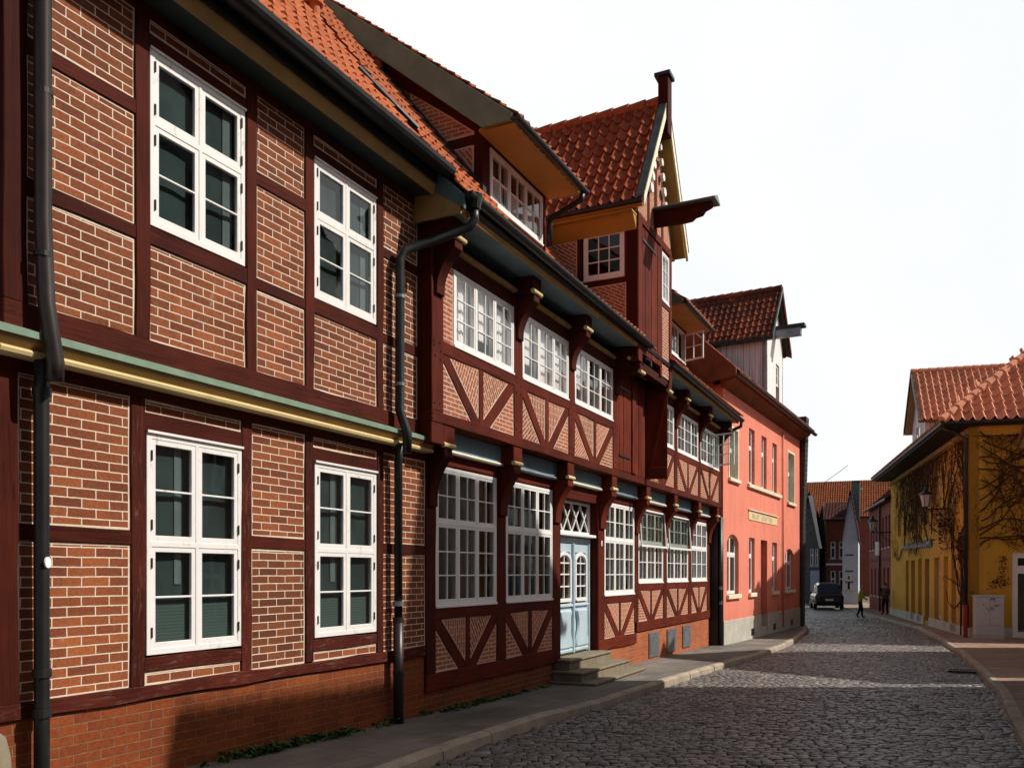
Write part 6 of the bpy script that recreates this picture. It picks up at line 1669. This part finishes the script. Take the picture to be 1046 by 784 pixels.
# weeds along the foot of the left houses
rnd = random.Random(2); V = []; F = []
for k_ in range(150):
    u = rnd.choice((rnd.uniform(-3.6, -.6), rnd.gauss(-2.8, .5), rnd.gauss(1.7, .5), rnd.gauss(1.0, .6), rnd.uniform(.3, 4)));
    if u < -3.9 or u > 4.0: continue
    n = rnd.uniform(.02, .16); h = rnd.uniform(.03, .11) * (1.25 if u < 0 else .8); x, y = wl(u, n); z = gl(u, n)
    for _ in range(9):
        a = rnd.uniform(0, 6.28); d_ = Vector((math.cos(a), math.sin(a), 0)); p = Vector((-d_.y, d_.x, 0)); b0 = Vector((x + rnd.gauss(0, .03), y + rnd.gauss(0, .03), z - .01))
        ln = h * rnd.uniform(.6, 1.3); wd = rnd.uniform(.012, .028)
        q = [b0, b0 + d_ * ln * .45 + p * wd + Vector((0, 0, ln * .6)), b0 + d_ * ln * .9 + Vector((0, 0, ln * rnd.uniform(.5, .9))), b0 + d_ * ln * .45 - p * wd + Vector((0, 0, ln * .6))]
        o_ = len(V); V += [tuple(v) for v in q]; F.append((o_, o_ + 1, o_ + 2, o_ + 3))
m = MB(); m.add(V, F); o = m.build('weeds', 'weed', recalc=False); o['kind'] = 'stuff'; o['label'] = 'small green weeds along the foot of the brick wall'

# guard stone at the near corner of the brick house
gx_, gy2 = wl(U0 - .16, .16)
m = MB(); m.tube([(0, 0, -.1), (0, 0, .1), (0, 0, .45), (0, 0, .58), (0, 0, .64)], [.17, .165, .14, .11, .04], 12)
GS = m.build('guard_stone', 'step_stone', None, smooth=True); GS.location = (gx_, gy2, g(gy2)); tag(GS, 'short rounded guard stone at the near corner of the brick house', 'guard stone')
# ================================================================== car
CAR = thing('parked_car', 'black estate car seen from behind, parked at the bend of the lane', 'car', (px(844, 0, 58)[0], 58, g(58) - ROADD), rad(90 - 15))
def loft(sections, name, mat, parent, smooth=True, bevel=0):
    m_ = MB(); k_ = len(sections[0]); V = [p for s in sections for p in s]; F = []
    for i in range(len(sections) - 1):
        for q in range(k_): F.append((i * k_ + q, i * k_ + (q + 1) % k_, (i + 1) * k_ + (q + 1) % k_, (i + 1) * k_ + q))
    F += [tuple(range(k_ - 1, -1, -1)), tuple((len(sections) - 1) * k_ + q for q in range(k_))]
    m_.add(V, F); o_ = m_.build(name, mat, parent, smooth=smooth); return o_
def sec(x, hw, z0, z1, r=.12):
    return [(x, -hw + r, z0), (x, hw - r, z0), (x, hw, z0 + r), (x, hw, z1 - r), (x, hw - r, z1), (x, -hw + r, z1), (x, -hw, z1 - r), (x, -hw, z0 + r)]
body = loft([sec(-2.2, .80, .38, .98), sec(-2.12, .90, .28, 1.05), sec(-1.2, .93, .26, 1.08), sec(.8, .93, .26, 1.06), sec(1.5, .92, .26, .98), sec(2.1, .86, .30, .86), sec(2.25, .74, .36, .74)], 'body', 'car_paint', CAR, False)
b_ = body.modifiers.new('b', 'BEVEL'); b_.width = .05; b_.segments = 3
cab = loft([sec(-2.08, .74, 1.0, 1.12, .05), sec(-1.82, .70, 1.02, 1.72, .12), sec(-.4, .72, 1.02, 1.80, .14), sec(.4, .70, 1.02, 1.72, .14), sec(1.15, .76, .98, 1.06, .04)], 'cabin', 'car_paint', CAR, False)
b_ = cab.modifiers.new('b', 'BEVEL'); b_.width = .03; b_.segments = 2
m = MB(); m.add([(-1.985, -.58, 1.2), (-1.985, .58, 1.2), (-1.835, .54, 1.62), (-1.835, -.54, 1.62)], [(0, 1, 2, 3)]); m.build('rear_window', 'glass_dark', CAR)
m = MB(); m.add([(1.10, -.62, 1.12), (1.10, .62, 1.12), (.50, .58, 1.65), (.50, -.58, 1.65)], [(0, 1, 2, 3)]); m.build('windscreen', 'glass_dark', CAR)
for s in (-1, 1):
    m = MB(); m.add([(-1.75, s * .735, 1.15), (.65, s * .775, 1.12), (.25, s * .735, 1.62), (-1.65, s * .725, 1.62)], [(0, 1, 2, 3)]); m.build('side_window', 'glass_dark', CAR)
    m = MB(); m.xbox((-2.12, s * .74, .92), (.12, .16, .30)); m.build('tail_light', 'lamp_red', CAR, .02)
    m = MB(); m.xbox((2.14, s * .62, .68), (.12, .28, .14)); m.build('headlight', 'lamp_lens', CAR, .02)
    m = MB(); m.xbox((.55, s * 1.0, 1.08), (.14, .2, .14)); m.build('wing_mirror', 'car_paint', CAR, .03)
    for x in (-1.35, 1.35):
        m = MB(); m.tube([(x, s * .72, .33), (x, s * .74, .33), (x, s * .92, .33), (x, s * .94, .33)], [.28, .33, .33, .29], 20); wh = m.build('wheel', 'tyre', CAR)
        m = MB(); m.tube([(x, s * .935, .33), (x, s * .95, .33)], [.2, .17], 14); m.build('rim', 'zinc_light', wh)
m = MB(); m.xbox((-2.2, 0, .66), (.03, .52, .12)); m.build('number_plate', 'white_old', CAR)
m = MB(); m.xbox((-2.2, 0, .42), (.12, 1.6, .18)); m.build('bumper', 'tyre', CAR, .03)

# ================================================================== people
def person(label, loc, rz, joints, radii, edges, zones, hair):
    R_ = thing('person', label, 'person', loc, rz)
    names = list(joints); idx = {k: i for i, k in enumerate(names)}
    me = bpy.data.meshes.new('body'); me.from_pydata([joints[k] for k in names], [(idx[a], idx[b]) for a, b in edges], [])
    tmp = bpy.data.objects.new('tmp', me); COL.objects.link(tmp)
    md = tmp.modifiers.new('skin', 'SKIN'); md.use_smooth_shade = True
    for k, r in radii.items():
        sv_ = me.skin_vertices[0].data[idx[k]]; sv_.radius = r if isinstance(r, tuple) else (r, r)
    for i in range(len(names)): me.skin_vertices[0].data[i].use_root = (i == 0)
    sb = tmp.modifiers.new('sub', 'SUBSURF'); sb.levels = 2; sb.render_levels = 2
    dg = bpy.context.evaluated_depsgraph_get(); ev = tmp.evaluated_get(dg)
    me2 = bpy.data.meshes.new_from_object(ev); me2.name = 'body'
    bpy.data.objects.remove(tmp)
    me2.materials.clear()
    for mname in ('skin', zones[0], zones[1], 'tyre'): me2.materials.append(MATS[mname])
    for p in me2.polygons:
        c = p.center; p.use_smooth = True
        if c.z > 1.47: mi = 0
        elif c.z > .88: mi = 1 if not zones[2](c) else 0
        elif c.z > .10: mi = 2
        else: mi = 3
        p.material_index = mi
    o = bpy.data.objects.new('body', me2); COL.objects.link(o); o.parent = R_
    hz = Vector(joints['head'])
    m_ = MB(); V = []; F = []
    for i in range(7):
        th = math.pi * .56 * i / 6
        for q in range(12):
            a = 2 * math.pi * q / 12
            V.append((hz.x - .012 + .098 * math.sin(th) * math.cos(a), hz.y + .085 * math.sin(th) * math.sin(a), hz.z + .035 + .112 * math.cos(th)))
    for i in range(6):
        for q in range(12): F.append((i * 12 + q, i * 12 + (q + 1) % 12, (i + 1) * 12 + (q + 1) % 12, (i + 1) * 12 + q))
    m_.add(V, F); m_.build('hair', hair, R_, smooth=True)
    for s in (-1, 1):
        m_ = MB(); m_.tube([(hz.x + .01, hz.y + s * .078, hz.z - .02), (hz.x - .01, hz.y + s * .09, hz.z + .02)], .018, 6); m_.build('ear', 'skin', R_)
    m_ = MB(); m_.tube([(hz.x + .085, hz.y, hz.z + .02), (hz.x + .112, hz.y, hz.z - .02)], [.01, .018], 6); m_.build('nose', 'skin', R_)
    return R_
E_ = [('pelvis', 'waist'), ('waist', 'chest'), ('chest', 'neck'), ('neck', 'head'), ('head', 'crown'), ('chest', 'shL'), ('shL', 'elL'), ('elL', 'wrL'), ('wrL', 'haL'), ('chest', 'shR'), ('shR', 'elR'), ('elR', 'wrR'), ('wrR', 'haR'),
      ('pelvis', 'hiL'), ('hiL', 'knL'), ('knL', 'anL'), ('anL', 'toL'), ('pelvis', 'hiR'), ('hiR', 'knR'), ('knR', 'anR'), ('anR', 'toR')]
Rr = dict(pelvis=(.17, .14), waist=(.17, .14), chest=(.19, .145), neck=.055, head=(.085, .095), crown=(.075, .085), shL=.088, elL=.064, wrL=.038, haL=.036, shR=.088, elR=.064, wrR=.038, haR=.036,
          hiL=.11, knL=.075, anL=.045, toL=.042, hiR=.11, knR=.075, anR=.045, toR=.042)
J1 = dict(pelvis=(0, 0, .95), waist=(.02, 0, 1.10), chest=(.06, 0, 1.33), neck=(.09, 0, 1.50), head=(.12, 0, 1.60), crown=(.12, 0, 1.69),
          shL=(.05, .19, 1.40), elL=(-.08, .25, 1.14), wrL=(.06, .25, .93), haL=(.10, .24, .86), shR=(.05, -.19, 1.40), elR=(.12, -.25, 1.14), wrR=(.30, -.22, 1.0), haR=(.37, -.21, .97),
          hiL=(0, .095, .90), knL=(.10, .10, .50), anL=(.10, .10, .09), toL=(.25, .11, .04), hiR=(0, -.095, .90), knR=(.0, -.10, .50), anR=(-.16, -.10, .11), toR=(-.03, -.11, .04))
person('person in a lime-yellow jacket and black trousers walking in the lane near the right kerb', (*px(878.5, 0, 45.2), g(45.2) - ROADD + .01), rad(-20), J1, Rr, E_, ('jacket_lime', 'cloth_black', lambda c: c.z < 1.0 and abs(c.y) > .19 and c.x > .02), 'hair_grey')
J2 = dict(J1); J2.update(waist=(0, 0, 1.10), chest=(0, 0, 1.33), neck=(.01, 0, 1.50), head=(.03, 0, 1.61), crown=(.03, 0, 1.70), shL=(0, .19, 1.40), shR=(0, -.19, 1.40), elL=(.02, .25, 1.14), wrL=(.20, .18, 1.08), haL=(.27, .14, 1.1), elR=(-.02, -.26, 1.13), wrR=(.05, -.26, .90), haR=(.07, -.26, .82),
                         knL=(.02, .11, .50), anL=(-.02, .11, .09), toL=(.13, .13, .04), knR=(.06, -.11, .50), anR=(.04, -.12, .09), toR=(.18, -.15, .04))
person('person in a brown jacket standing on the pavement by the red brick house', (*px(904.5, 0, 46.6), g(46.6) + .01), rad(-150), J2, Rr, E_, ('jacket_brown', 'cloth_black', lambda c: c.z < 1.0 and abs(c.y) > .21), 'hair_dark')
